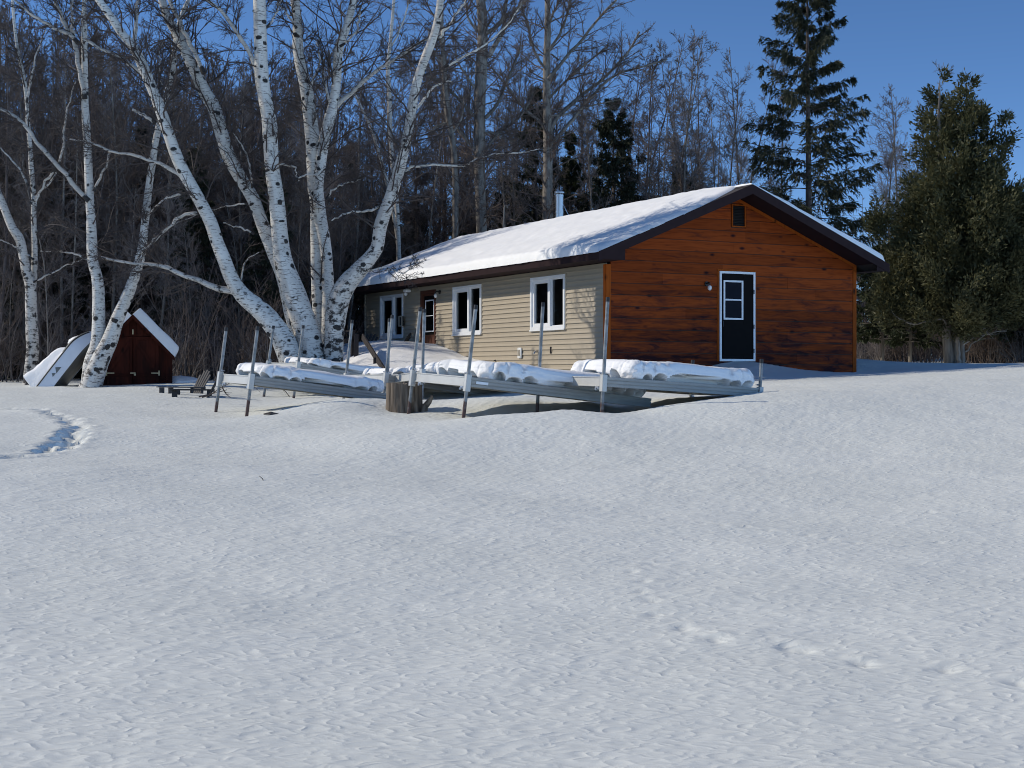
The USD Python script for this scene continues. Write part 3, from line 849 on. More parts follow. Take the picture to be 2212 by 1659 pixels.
# roof: two slabs, eave boxes, fascias
TH = 0.13
for sgn, se in ((-1, SE0), (1, SE1)):
    pol = Polygon([(se, roof_z(se)), (RS, RZ), (RS, RZ - TH), (se, roof_z(se) - TH)])
    part(cab, 'roof_slope', hprism(pol, T0 + 0.02, T1 - 0.02), 'shingle_look')
    wall_s = 0.0 if sgn < 0 else WID
    ez = roof_z(se) - 0.175
    part(cab, 'eave_fascia', hprism(Polygon([(se - sgn * 0.0 - (0.022 if sgn < 0 else -0.022), roof_z(se) - 0.012), (se, roof_z(se) - 0.004), (se, ez), (se + sgn * 0.022, ez)]), T0 + .021, T1 - .021), 'fascia_look')
    inner = wall_s + (-0.02 if sgn < 0 else 0.02)
    part(cab, 'eave_soffit', hprism(Polygon([(se + (0.001 if sgn < 0 else -0.001), ez + 0.006), (inner, ez + 0.006), (inner, ez + 0.02), (se + (0.001 if sgn < 0 else -0.001), ez + 0.02)]), T0 + .022, T1 - .022), 'fascia_look')
    # rake fascia and the closed end of the eave box
    part(cab, 'rake_fascia', hprism(Polygon([(se + sgn * 0.03, roof_z(se) - SL * .03 + 0.012), (RS, RZ + 0.012), (RS, RZ - 0.215), (se + sgn * 0.03, roof_z(se) - SL * .03 - 0.205)]), T0 - 0.012, T0 + 0.019), 'fascia_look')
    part(cab, 'rake_soffit', hprism(Polygon([(wall_s, roof_z(wall_s) - TH - 0.002), (RS, RZ - TH - 0.002), (RS, RZ - TH - 0.02), (wall_s, roof_z(wall_s) - TH - 0.02)]), T0 + 0.022, 0.02), 'fascia_look')
    part(cab, 'eave_end', hprism(Polygon([(se + sgn * .001, ez + .002), (inner + (0.02 if sgn < 0 else -0.02), ez + .002), (inner + (0.02 if sgn < 0 else -0.02), roof_z(inner) - TH), (se + sgn * 0.001, roof_z(se) - .03)]), T0 - 0.003, T0 + 0.0185), 'fascia_look')
part(cab, 'ridge_cap', hprism(Polygon([(RS - .14, RZ - .045), (RS, RZ + .018), (RS + .14, RZ - .045), (RS, RZ + 0.004)]), T0 + .02, T1 - .02), 'shingle_look')

# stovepipe and roof vent
tc = 8.95
cb = HW(RS + 0.28, tc, 5.7)
ch = MB()
ch.add(*tube([cb, cb + [0, 0, 1.14]], [.118, .118], 24))
for zz in (0.62, 1.10):
    ch.add(*tube([cb + [0, 0, zz - .02], cb + [0, 0, zz + .02]], [.126, .126], 24))
chp = part(cab, 'chimney', ch.mesh(), 'steel_look', smooth=40)
ct = MB()
ct.add(*tube([cb + [0, 0, 1.18], cb + [0, 0, 1.21], cb + [0, 0, 1.25]], [.15, .15, .10], 24))
for k in range(4):
    an = k * math.pi / 2 + .4
    d = np.array([math.cos(an), math.sin(an), 0]) * .105
    ct.add(*tube([cb + d + [0, 0, 1.12], cb + d + [0, 0, 1.2]], [.008, .008], 5))
part(chp, 'chimney_cap', ct.mesh(), 'steel_look', smooth=40)
part(chp, 'brace', tube([cb + [.1, 0, .88], P(1233, 474, cb[1] - 0.2)], [.012, .012], 6), 'steel_look')
vY = 46.0
vq = [P(1087, 520, vY), P(1088, 470, vY), P(1089, 452, vY), P(1091, 444, vY), P(1095, 444, vY), P(1096, 450, vY)]
part(cab, 'roof_vent_pipe', tube(smooth_line(vq, 16), [.022] * 16, 8), 'poplar_look', smooth=40)


# ------------------------------------------------------------------ snow on the roof
def roof_snow(side, label, sa, sb, tstart, tend, thick, name='roof_snow', seed=1):
    ns, nt = 70, 240
    qs = np.linspace(0, 1, ns)
    qt = np.linspace(0, 1, nt)
    S = sa + (sb - sa) * qs
    gs, gt = np.meshgrid(qs, qt, indexing='ij')
    ss = sa + (sb - sa) * gs
    ta = tstart(gs)
    wav = 0.03 * (meshkit.fbm(np.stack([gs * 9, gs * 0, gs * 0 + seed], -1), 3, seed) - 0.5)
    tt = ta + wav * 2 * (1 - gt) + (tend - ta) * gt
    eave_w = 0.06 * (meshkit.fbm(np.stack([tt * 2.2, tt * 0, tt * 0 + seed], -1), 4, seed + 3) - 0.5)
    sdir = 1 if sb > sa else -1
    ss = ss + sdir * eave_w * (1 - gs) ** 6
    dist_e = gs * abs(sb - sa) / 0.20
    dist_t0 = (tt - ta) / 0.16
    dist_t1 = (tend - tt) / 0.25
    edge = lambda d: 1 - np.clip(1 - d, 0, 1) ** 2.6
    prof = edge(dist_e) * edge(dist_t0) * edge(dist_t1)
    lump = 0.045 * (meshkit.fbm(np.stack([ss * 1.3, tt * 1.1, ss * 0], -1), 4, seed + 8) - 0.5) + 0.02 * (meshkit.noise(np.stack([ss * 5, tt * 5, ss * 0], -1), seed + 9) - .5)
    th = (thick * (1.05 - 0.35 * gs ** 3) + lump) * prof * (1.0 if side > 0 else 0.42 + 0.58 * np.clip((tt - ta) / 1.3, 0, 1))
    base = np.array([roof_z(s) for s in ss.ravel()]).reshape(ss.shape) + 0.004
    nrm = np.array([math.sin(A_SL) * (-1 if side < 0 else 1), 0, math.cos(A_SL)])
    top = HW(ss + nrm[0] * th, tt, base + nrm[2] * th + 0.006)
    bot = HW(ss, tt, base)
    ii = np.arange(ns * nt).reshape(ns, nt)
    qd = np.stack([ii[:-1, :-1], ii[1:, :-1], ii[1:, 1:], ii[:-1, 1:]], -1).reshape(-1, 4)
    n = ns * nt
    bd = np.r_[ii[0, :], ii[1:, -1], ii[-1, -2::-1], ii[-2:0:-1, 0]]
    bn = np.roll(bd, -1)
    sk = np.stack([bd, bn, bn + n, bd + n], -1)
    if side > 0:
        qd, sk = qd[:, ::-1], sk[:, ::-1]
    v = np.vstack([top.reshape(-1, 3), bot.reshape(-1, 3)])
    f = np.vstack([quads(qd), quads(sk), quads(qd[:, ::-1] + n)])
    return single(name, (v, f), 'roof_snow_look', label, 'snow', smooth=50)


roof_snow(-1, 'thick white snow lying on the sunlit slope of the cabin roof', SE0 - 0.06, RS - 0.03, lambda q: T0 - 0.01 + 0.62 * np.clip((q - 0.55) / 0.45, 0, 1) ** 1.5, T1, 0.19, seed=1)
roof_snow(1, 'narrow band of snow on the far slope of the cabin roof above the dark rake', SE1 - 0.03, RS + 0.10, lambda q: T0 + 0.02 + 0.12 * q, T1, 0.19, seed=7)

# ------------------------------------------------------------------ deck, its railing and the drift over it
DZ = 1.76
dk = thing('deck', 'dark wooden deck with post railing beside the cabin door, nearly buried in snow', 'deck', HW(-1.2, 11.5, 1.4))
for i in range(18):
    s0 = -2.62 + i * 0.145
    part(dk, 'deck_board', hbox(s0, s0 + 0.138, 8.4, 16.6, DZ - 0.035, DZ, 0.003), 'deck_wood_look')
part(dk, 'rim_joist', hbox(-2.66, -2.622, 8.36, 16.6, DZ - 0.26, DZ - 0.004), 'deck_wood_look')
part(dk, 'rim_joist', hbox(-2.62, -0.05, 8.36, 8.398, DZ - 0.26, DZ - 0.04), 'deck_wood_look')
for t in (9.35, 11.6, 13.9, 16.4):
    part(dk, 'railing_post', hbox(-2.62, -2.52, t - .05, t + .05, 1.2, 2.72), 'deck_wood_look')
for z in (2.70, 2.42):
    part(dk, 'railing', hbox(-2.64, -2.50, 9.3, 16.5, z, z + (0.045 if z > 2.6 else 0.09)), 'deck_wood_look')
part(dk, 'railing', hbox(-2.5, -0.1, 16.36, 16.45, 2.70, 2.74), 'deck_wood_look')
stp = thing('stair_railing', 'dark sloping stair handrail with two posts rising out of the snow below the deck', 'handrail', P(805, 812, 37.8))
part(stp, 'handrail', bar(P(783, 727, 39.2), P(834, 806, 37.2), 0.05, 0.17), 'deck_wood_look')
part(stp, 'post', bar(P(769, 815, 39.3), P(770, 722, 39.3), 0.12, 0.12, (0, 1, 0)), 'deck_wood_look')
part(stp, 'post', bar(P(811, 830, 38.0), P(811, 772, 38.0), 0.11, 0.11, (0, 1, 0)), 'deck_wood_look')

dc = np.array([(-.02, 3.3, 1.48), (-.02, 4.5, 1.68), (-.02, 5.4, 1.80), (-.02, 7.3, 2.0), (-.02, 8.7, 2.26), (-.02, 10, 2.42), (-.02, 11.4, 2.50), (-.02, 14.9, 2.50), (-.02, 16.6, 2.3),
               (-1.2, 3.3, 1.2), (-1.2, 4.4, 1.42), (-1.2, 5.6, 1.60), (-1.2, 7.3, 1.98), (-1.2, 8.7, 2.26), (-1.2, 10, 2.43), (-1.2, 12, 2.46), (-1.2, 14.5, 2.4), (-1.2, 16.6, 2.2),
               (-2.4, 3.3, 1.0), (-2.4, 5.5, 1.32), (-2.4, 7.0, 1.68), (-2.4, 8.2, 2.02), (-2.4, 9.2, 2.10), (-2.4, 10, 2.12), (-2.4, 12, 2.08), (-2.4, 16.6, 2.0),
               (-3.6, 3.3, 0.9), (-3.6, 5.5, 1.15), (-3.6, 7, 1.36), (-3.6, 8.3, 1.5), (-3.6, 9.2, 1.45), (-4.6, 4, .8), (-4.6, 8, 1.1), (-4.6, 9.2, 1.1)])
drbf = RBFInterpolator(dc[:, :2], dc[:, 2], kernel='thin_plate_spline', smoothing=0.001)


def drift(smin, ta, tb, ns, nt, zbot, round_front, label, seed):
    s_ = np.linspace(0, 1, ns)
    t_ = np.linspace(ta, tb, nt)
    gs, gt = np.meshgrid(s_, t_, indexing='ij')
    wob = 0.10 * (meshkit.fbm(np.stack([gt * 1.7, gt * 0, gt * 0], -1), 3, seed) - 0.5)
    S = -0.025 + (smin + wob) * gs
    Z = drbf(np.stack([S.ravel(), gt.ravel()], 1)).reshape(S.shape)
    pp = np.stack([S * 1.6, gt * 1.6, S * 0], -1)
    Z = Z + 0.06 * (meshkit.fbm(pp, 3, seed) - .5) + 0.02 * (meshkit.fbm(pp * 5, 2, seed + 1) - .5)
    if round_front:
        d = (1 - gs) * abs(smin) / 0.35
        d2 = np.minimum((tb - gt) / 0.4, 9)
        e = np.minimum(d, d2)
        Z = zbot + 0.04 + (Z - zbot - 0.04) * (1 - 0.72 * np.clip(1 - e, 0, 1) ** 2.4)
    top = HW(S, gt, Z)
    bot = HW(S, gt, np.minimum(zbot, Z - 0.02))
    ii = np.arange(ns * nt).reshape(ns, nt)
    qd = np.stack([ii[:-1, :-1], ii[:-1, 1:], ii[1:, 1:], ii[1:, :-1]], -1).reshape(-1, 4)
    n = ns * nt
    bd = np.r_[ii[0, :], ii[1:, -1], ii[-1, -2::-1], ii[-2:0:-1, 0]]
    bn = np.roll(bd, -1)
    sk = np.stack([bd, bd + n, bn + n, bn], -1)
    v = np.vstack([top.reshape(-1, 3), bot.reshape(-1, 3)])
    f = np.vstack([quads(qd), quads(sk), quads(qd[:, ::-1] + n)])
    return single('snow_drift', (v, f[:, ::-1]), 'cap_snow_look', label, 'snow drift', smooth=50)


drift(-4.5, 3.3, 9.3, 70, 90, 0.8, False, 'big rounded snow drift banked against the beige wall below the entrance door', 3)
drift(-2.72, 9.25, 16.6, 50, 90, DZ + 0.01, True, 'deep snow lying on the deck in front of the far window', 6)


# ------------------------------------------------------------------ dock sections on pipe legs
def snow_cap(name, label, org, e1, e2, n, W, L, w0, w1, l0, l1, H, seed, group=None):
    H = H * 1.12
    """A melting slab of snow: rounded top, scalloped lower edge."""
    cx, cy = (w0 + w1) / 2 * W, (l0 + l1) / 2 * L
    ax, ay = (w1 - w0) / 2 * W, (l1 - l0) / 2 * L
    na, nr = 520, 42
    th = np.linspace(0, 2 * np.pi, na, endpoint=False)
    c, s = np.cos(th), np.sin(th)
    ex = 0.24
    bx, by = np.sign(c) * np.abs(c) ** ex * ax, np.sign(s) * np.abs(s) ** ex * ay
    per = np.r_[0, np.cumsum(np.hypot(np.diff(bx), np.diff(by)))]
    total = per[-1] + math.hypot(bx[0] - bx[-1], by[0] - by[-1])
    nsc = int(total / 0.27)
    nz1 = meshkit.fbm(np.stack([bx * 2.5, by * 2.5, bx * 0 + seed], -1), 3, seed) - .5
    ph = per / total * nsc + 0.8 * nz1
    cell = np.floor(ph).astype(int)
    dep = np.random.default_rng(seed).uniform(0.15, 1.0, nsc + 3)[cell % (nsc + 3)]
    scal = np.sqrt(np.clip(1 - ((2 * (ph - np.floor(ph)) - 1) / 0.9) ** 2, 0, 1))
    rings, zs = [], []
    re_ = 0.42 * H
    ln = np.hypot(bx, by)
    nxn, nyn = np.sign(bx) * (np.abs(bx) / ax) ** 6, np.sign(by) * (np.abs(by) / ay) ** 6
    nn = np.hypot(nxn, nyn) + 1e-9
    nxn, nyn = nxn / nn, nyn / nn
    rib = meshkit.fbm(np.stack([bx * 4.5, by * 4.5, bx * 0 + seed + 7], -1), 3, seed + 5) - .5
    for j in range(nr):
        qv = j / (nr - 1)
        if qv < 0.45:                       # the steep side, from the foot upwards, hollowed where it melts
            k = qv / 0.45
            z = H * 0.60 * k
            lim_k = 0.20 + 0.62 * dep
            arch = lim_k * scal + 1e-6
            bite = np.clip((arch - k) / 0.10, 0, 1) * (0.16 + 0.16 * dep) * (dep > 0.3)
            off = bite - 0.03 * math.sin(k * math.pi) + 0.07 * rib - 0.04 * scal * k
            f = 1.0
        elif qv < 0.70:                     # the rounded shoulder
            phi = (qv - 0.45) / 0.25 * math.pi / 2
            z = H * 0.60 + re_ * 0.95 * math.sin(phi)
            off = re_ * (1 - math.cos(phi)) + (0.10 * rib - 0.045 * scal) * (1 - phi / 1.8)
            f = 1.0
        else:                               # the gently crowned top
            k = (qv - 0.70) / 0.30
            z = H * 0.60 + re_ * 0.95 + 0.05 * H * math.sin(k * math.pi / 2)
            off = re_ * (1 - k) + 0.02 * rib * (1 - k)
            f = 1 - k
        o_ = np.clip(np.broadcast_to(off, bx.shape), -0.2, 0.8 * min(ax, ay))
        rings.append(np.stack([bx * f - o_ * nxn * (f > .02), by * f - o_ * nyn * (f > .02)], -1))
        zs.append(np.full(na, z))
    R2, Z = np.stack(rings), np.stack(zs)
    pp = np.concatenate([R2 * 2.6, Z[..., None] * 3 + seed], -1)
    Z = Z * (1 + 0.40 * (meshkit.fbm(pp * 0.40, 3, seed + 1) - .5)) + (Z > .02) * 0.07 * (meshkit.fbm(pp * 1.6, 3, seed + 2) - .5)
    Z = Z + (Z > .03) * 0.035 * (meshkit.fbm(pp * 3.2, 3, seed + 12) - .5)
    R2 = R2 + 0.05 * (meshkit.fbm(pp * 3.0 + 9, 3, seed + 13) - .5)[..., None] * np.stack([nxn, nyn], -1)[None]
    Z = np.maximum(Z, 0.0) + 0.004
    X, Yv = R2[..., 0] + cx, R2[..., 1] + cy
    pts = org + X[..., None] * e1 + Yv[..., None] * e2 + Z[..., None] * n
    ii = np.arange(nr * na).reshape(nr, na)
    nx_ = np.roll(ii, -1, 1)
    qd = np.stack([ii[:-1], nx_[:-1], nx_[1:], ii[1:]], -1).reshape(-1, 4)
    v = np.vstack([pts.reshape(-1, 3), (org + cx * e1 + cy * e2 + 0.004 * n)[None]])
    base = np.stack([nx_[0], ii[0], np.full(na, nr * na)], -1)
    f = np.vstack([quads(qd), base])
    if np.cross(e1, e2) @ n < 0:
        f = f[:, ::-1]
    return single(name, (v, f), 'cap_snow_look', label, 'snow', group, smooth=60)


def dock(label, pr, pl, pf, L, ztop_r, ztop_l, foot_r, foot_l, cap=None, cap_label=None, seed=0, far_posts=(), planks=True, name='dock_section'):
    """pr, pl: near right and left corners of the deck edge; pf: a point along the right side beam.
    ztop: picture rows of the post tops; foot: heights where the posts end under the snow."""
    e1 = pl - pr
    W = np.linalg.norm(e1)
    e1 /= W
    e2 = pf - pr
    e2 -= (e2 @ e1) * e1
    e2 /= np.linalg.norm(e2)
    n = np.cross(e2, e1)
    if n[2] < 0:
        n = -n
    R = np.stack([e1, e2, n], 1)
    d = thing(name, label, 'dock', (pr + pl) / 2 - [0, 0, 0.8])

    def bx(a0, a1, b0, b1, c0, c1, b=0.004):
        ctr = pr + e1 * (a0 + a1) / 2 + e2 * (b0 + b1) / 2 + n * (c0 + c1) / 2
        return cbox(ctr, (abs(a1 - a0), abs(b1 - b0), abs(c1 - c0)), b, R)

    hgt = 0.155
    m = MB().add(*bx(0.055, W - 0.055, 0, 0.045, -hgt, 0))
    m.add(*bx(0.06, W - 0.06, -0.012, -0.0005, -0.018, 0.0, 0.003)).add(*bx(0.06, W - 0.06, -0.012, -0.0005, -hgt, -hgt + 0.018, 0.003))
    part(d, 'end_beam', m.mesh(), 'alu_look')
    m = MB().add(*bx(0.055, W - 0.055, L - 0.045, L, -hgt, 0))
    part(d, 'end_beam', m.mesh(), 'alu_look')
    for a in (0.0, W):
        i_, o_ = (0.006, 0.05) if a == 0 else (W - 0.05, W - 0.006)
        sgn = -1 if a == 0 else 1
        m = MB().add(*bx(*((0.012, 0.05) if a == 0 else (W - 0.05, W - 0.012)), 0.03, L - 0.03, -hgt + 0.002, -0.002))
        oa = a
        for (c0, c1) in ((-0.044, 0.0), (-0.098, -0.058), (-hgt, -0.112)):
            m.add(*bx(oa, oa - sgn * 0.0125, 0.03, L - 0.03, c0, c1, 0.002))
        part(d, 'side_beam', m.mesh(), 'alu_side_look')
    nb = int(L / 0.15)
    for k in range(nb):
        b0 = 0.05 + k * (L - 0.1) / nb
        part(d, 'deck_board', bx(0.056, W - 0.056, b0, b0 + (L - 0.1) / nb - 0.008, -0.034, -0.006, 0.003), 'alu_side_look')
    for k in range(4):
        b0 = 0.3 + k * (L - 0.65) / 3
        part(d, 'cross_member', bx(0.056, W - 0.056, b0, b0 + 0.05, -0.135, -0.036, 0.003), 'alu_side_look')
    lg = 0
    for (a, b, up_len, foot, front) in [(0.028, 0.03, ztop_r, foot_r, True), (W - 0.028, 0.03, ztop_l, foot_l, True)] + list(far_posts):
        if front is False:
            a = 0.028 if a == 0 else W - 0.028
            b = L - 0.03
        base = pr + e1 * a + e2 * (b - 0.055 if front else b + 0.055)
        top = base + n * up_len
        bot = base - n * foot
        po = part(d, 'post', tube([bot, base, top - n * 0.07], [.029] * 3, 16), 'pipe_look', smooth=40)
        part(po, 'post_cap', tube([top - n * 0.072, top - n * .004, top], [.032, .032, .026], 16), 'black_look', smooth=40)
        m = MB()
        bb = b - 0.055 if front else b + 0.055
        h0b, h1b = (-0.235, 0.035) if front else (-0.17, 0.02)
        w_ = 0.044
        m.add(*bx(a - w_, a - 0.034, bb - w_, bb + w_, h0b, h1b, .003)).add(*bx(a + 0.034, a + w_, bb - w_, bb + w_, h0b, h1b, .003))
        m.add(*bx(a - 0.034, a + 0.034, bb - w_, bb - 0.034, h0b, h1b, .003)).add(*bx(a - 0.034, a + 0.034, bb + 0.034, bb + w_, h0b, h1b, .003))
        part(d, 'leg_bracket', m.mesh(), 'alu_look')
        sg = 1 if a < W / 2 else -1
        m = MB()
        for zz in (0.055, -0.19):
            m.add(*bx(a + sg * 0.035, a + sg * 0.075, bb - 0.012, bb + 0.012, zz - 0.014, zz + 0.014, .003))
            m.add(*bx(a + sg * 0.070, a + sg * 0.078, bb - 0.035, bb + 0.035, zz - 0.006, zz + 0.006, .002))
        part(d, 'set_screw', m.mesh(), 'galv_look')
    if front:
        pass
    m = MB()
    for a in (W * 0.12, W * 0.86):
        m.add(*bx(a - 0.04, a + 0.04, -0.012, 0.03, -hgt - 0.045, -hgt - 0.001, .004))
        m.add(*bx(a - 0.012, a + 0.012, -0.035, -0.013, -hgt - 0.06, -hgt - 0.02, .003))
    part(d, 'hook', m.mesh(), 'galv_look')
    if cap:
        snow_cap('dock_snow', cap_label, pr, e1, e2, n, W, L, *cap, seed)
    return d, (pr, e1, e2, n, W, L)


dF, fF = dock('nearest right-hand dock section with tall end posts, in front of the plank gable', P(1309, 814, 22.4), P(1165, 811, 23.9), P(1641, 838, 24.2), 3.35, 1.26, 1.23, 0.75, 0.75,
              (0.0, 1.0, 0.17, 0.99, 0.27), 'thick scalloped slab of snow on the right-hand dock section', 3, [(0, 1, 0.50, 0.45, False), (1, 1, 0.48, 0.6, False)])
dE, fE = dock('middle dock section with a white sticker on its side beam, right of the stump', P(1016, 814, 22.2), P(894, 804, 23.9), P(1391, 859, 24.05), 3.55, 1.13, 1.10, 0.85, 0.8,
              (0.0, 1.0, 0.10, 0.98, 0.25), 'sagging slab of snow on the middle dock section right of the stump', 5)
part(dE, 'sticker', cbox(fE[0] + fE[2] * 0.22 + fE[3] * -0.079 - fE[1] * 0.0075, (0.003, 0.22, 0.042), 0.001, np.stack([fE[1], fE[2], fE[3]], 1)), 'white_vinyl_look', label='small white sticker on the side beam')
dA, fA = dock('left-hand dock section tilted down to the right, two posts at its left end', P(548, 812, 24.5), P(478, 807, 25.6), P(845, 850, 25.9), 2.75, 0.86, 0.84, 0.80, 0.80,
              (0.0, 1.0, 0.09, 0.97, 0.20), 'rounded slab of snow on the left-hand dock section', 8)
dC, fC = dock('dock section just left of the stump with a pale end beam', P(838, 809, 27.4), P(749, 810, 28.7), P(985, 838, 29.3), 2.9, 1.16, 1.12, 0.52, 0.58,
              (0.0, 1.0, 0.10, 0.98, 0.16), 'low strip of snow on the dock section left of the stump', 11)
dD, fD = dock('dock section behind the stump whose end beam slopes up to the right', P(917, 801, 26.8), P(838, 811, 27.7), P(1085, 828, 28.7), 2.9, 1.18, 1.12, 0.68, 0.6,
              (0.0, 1.0, 0.12, 0.98, 0.20), 'lump of snow on the dock section behind the stump', 13)
dB, fB = dock('farthest dock section with rusty posts, against the trunks of the big birches', P(648, 785, 30.3), P(581, 783, 31.4), P(800, 812, 31.7), 2.7, 0.82, 0.82, 0.75, 0.80,
              (0.0, 1.0, 0.12, 0.98, 0.17), 'thin snow on the farthest dock section beside the birch trunks', 17)

# ------------------------------------------------------------------ stump, sticks
sx, sy = P(873, 888, 24.3)[:2]
sz = gh(sx, sy)
sp = thing('tree_stump', 'weathered grey tree stump with deep vertical cracks standing in front of the docks', 'tree stump', (sx, sy, sz - .1))
na, nh = 96, 26
th = np.linspace(0, 2 * np.pi, na, endpoint=False)
ztop = P(873, 828, 24.3)[2]
zz = np.linspace(sz - 0.2, ztop, nh)
k = (zz - zz[0]) / (zz[-1] - zz[0])
rad = 0.300 + 0.035 * (1 - k) ** 2
rr_ = rad[:, None] * np.ones(na)[None]
cr = meshkit.fbm(np.stack([np.cos(th)[None] * 3.2 + 0 * k[:, None], np.sin(th)[None] * 3.2 + 0 * k[:, None], 0.8 * k[:, None] + 0 * th[None]], -1), 3, 4) - .5
fine = meshkit.noise(np.stack([np.cos(th)[None] * 14 + 0 * k[:, None], np.sin(th)[None] * 14 + 0 * k[:, None], 1.2 * k[:, None] + 0 * th[None]], -1), 6) - .5
rr_ = rr_ + 0.045 * cr + 0.020 * fine
notch = np.exp(-(((th + 0.95 + np.pi) % (2 * np.pi) - np.pi) / 0.13) ** 2)[None] * np.clip(1 - k / 0.55, 0, 1)[:, None] ** 0.5
rr_ = rr_ * (1 - 0.45 * notch)
v = np.stack([sx + rr_ * np.cos(th)[None], sy + rr_ * np.sin(th)[None], zz[:, None] + 0 * th[None] + (k[:, None] > .99) * 0.02 * fine * 2], -1).reshape(-1, 3)
ii = np.arange(nh * na).reshape(nh, na)
nn_ = np.roll(ii, -1, 1)
f = quads(np.stack([ii[:-1], nn_[:-1], nn_[1:], ii[1:]], -1).reshape(-1, 4))
part(sp, 'trunk', (v, f), 'stump_look', smooth=35)
rim_ = v[-na:]
v2 = np.vstack([rim_, [[sx, sy, ztop - 0.01]]])
part(sp, 'cut_face', (v2, [[i, (i + 1) % na, na] for i in range(na)]), 'stump_top_look')
q0 = P(912, 890, 24.2)
part(sp, 'splinter', tube([q0 - [0, 0, .12], q0 + [.05, 0, .10], P(927, 867, 24.15), P(934, 855, 24.1)], [.075, .06, .05, .022], 7), 'stump_look', smooth=30, label='leaning split piece at the foot of the stump')
bk = hit(585, 896)
single('bark_scrap', tube([bk + [-.12, 0, .01], bk + [0, .02, .025], bk + [.12, .03, .012]], [.012, .03, .010], 6), 'stick_look', 'small dark scrap of bark on the snow under the left-hand dock', 'bark')


def branch_pile(name, label, cat, segs, r0, kids, seed, matn='stick_look'):
    rg = np.random.default_rng(seed)
    t_ = thing(name, label, cat, segs[0][0])
    Ls = np.stack([smooth_line(s_, 8) for s_ in segs])
    Rs = np.linspace(r0, r0 * 0.4, 8)[None].repeat(len(segs), 0)
    v_, f_ = tubes(Ls, Rs, 5)
    part(t_, 'stem', (v_, f_), matn, smooth=50)
    C, RC = grow(Ls, Rs, kids, 0.25, 0.98, 0.45, (0.4, 1.0), 4, -0.02, 0.12, rg, 0.55)
    v_, f_ = tubes(C, RC, 4)
    part(t_, 'twigs', (v_, f_), matn, kind='stuff')
    return t_


Yp = 26.6
branch_pile('fallen_branch', 'fallen grey branch with thin forked twigs lying on the snow left of the docks', 'branch',
            [[P(437, 858, Yp), P(455, 852, Yp + .1), P(476, 838, Yp + .1), P(500, 826, Yp + .2)], [P(480, 835, Yp), P(488, 850, Yp), P(498, 858, Yp - .1)], [P(430, 857, Yp + .2), P(455, 851, Yp + .4), P(490, 842, Yp + .8)]], 0.014, 4, 3)
branch_pile('fallen_branch', 'drooping bare branch with fine twigs below the left-hand dock section', 'branch',
            [[P(522, 818, 27.0), P(535, 826, 27.0), P(560, 835, 27.1), P(600, 838, 27.3)], [P(590, 836, 27.3), P(612, 842, 27.4), P(626, 858, 27.4)]], 0.012, 5, 4)
tw = hit(566, 1040)
tw0 = tw - [0, 0, .03]
tY = tw[1]
single('twig', (lambda a, b: (np.vstack([a[0], b[0]]), np.vstack([a[1], b[1] + len(a[0])])))(tube([tw0, P(570, 1042, tY), P(567, 1034, tY), P(560, 1028, tY)], [.006, .006, .005, .003], 5), tube([P(569, 1040, tY), P(574, 1044, tY)], [.004, .003], 5)),
       'stick_look', 'tiny forked twig sticking up alone out of the open snow', 'twig')


# ------------------------------------------------------------------ adirondack chairs
def adirondack(name, label, loc, rotz, m_):
    t_ = thing(name, label, 'garden chair', loc, None, rotz)
    LOC[t_] = np.zeros(3)
    lean = math.radians(28)
    up = np.array([0, math.sin(lean), math.cos(lean)])
    for i in range(5):
        x = (i - 2) * 0.115
        h = 0.80 - 0.055 * (i - 2) ** 2 * 0.55
        fan = np.array([(i - 2) * 0.012, 0, 0])
        p0 = np.array([x * 0.9, 0.42, 0.22])
        p1 = p0 + up * h + fan * 4
        part(t_, 'back_slat', bar(p0, p1, 0.095, 0.02, np.cross(up, [1, 0, 0]), 0.008), m_)
    for i in range(5):
        y = -0.12 + i * 0.105
        z = 0.36 - 0.028 * i
        part(t_, 'seat_slat', cbox((0, y, z), (0.54, 0.095, 0.02), 0.005), m_)
    for sx_ in (-1, 1):
        part(t_, 'arm', bar((sx_ * 0.34, -0.22, 0.56), (sx_ * 0.34, 0.60, 0.55), 0.13, 0.024, b=0.008), m_)
        part(t_, 'front_leg', bar((sx_ * 0.30, -0.13, -0.05), (sx_ * 0.30, -0.13, 0.545), 0.035, 0.11, (0, 1, 0)), m_)
        part(t_, 'side_rail', bar((sx_ * 0.265, -0.14, 0.31), (sx_ * 0.265, 0.85, 0.02), 0.035, 0.12), m_)
        part(t_, 'arm_brace', bar((sx_ * 0.33, 0.52, 0.20), (sx_ * 0.33, 0.55, 0.54), 0.03, 0.06, (0, 1, 0)), m_)
    part(t_, 'back_rail', cbox((0, 0.61, 0.54), (0.66, 0.04, 0.06), 0.005), m_)
    return t_


c1 = P(377, 848, 30.4)
adirondack('garden_chair', 'weathered grey slat-backed garden chair sunk to its arms in snow', (c1[0] - .05, c1[1], c1[2] - 0.44), -58, 'chair_wood_look')
c2 = P(411, 854, 29.2)
adirondack('garden_chair', 'black garden chair seen edge-on leaning back in the snow, right of the grey one', (c2[0] - .16, c2[1], c2[2] - 0.44), -82, 'chair_dark_look')
c3 = HW(-1.35, 12.5, 1.90)
adirondack('garden_chair', 'grey-brown garden chair on the deck, only its rounded back above the snow', (c3[0], c3[1], 1.83), -40, 'chair_wood_look')
c4 = HW(-1.0, 10.9, 1.85)
adirondack('garden_chair', 'black garden chair buried in the drift below the far window, one dark slat showing', (c4[0], c4[1], 1.80), -95, 'chair_dark_look')

# ------------------------------------------------------------------ red-brown shed
SY = 34.6


def SP(u, v, Y=SY):
    return P(u, v, Y)


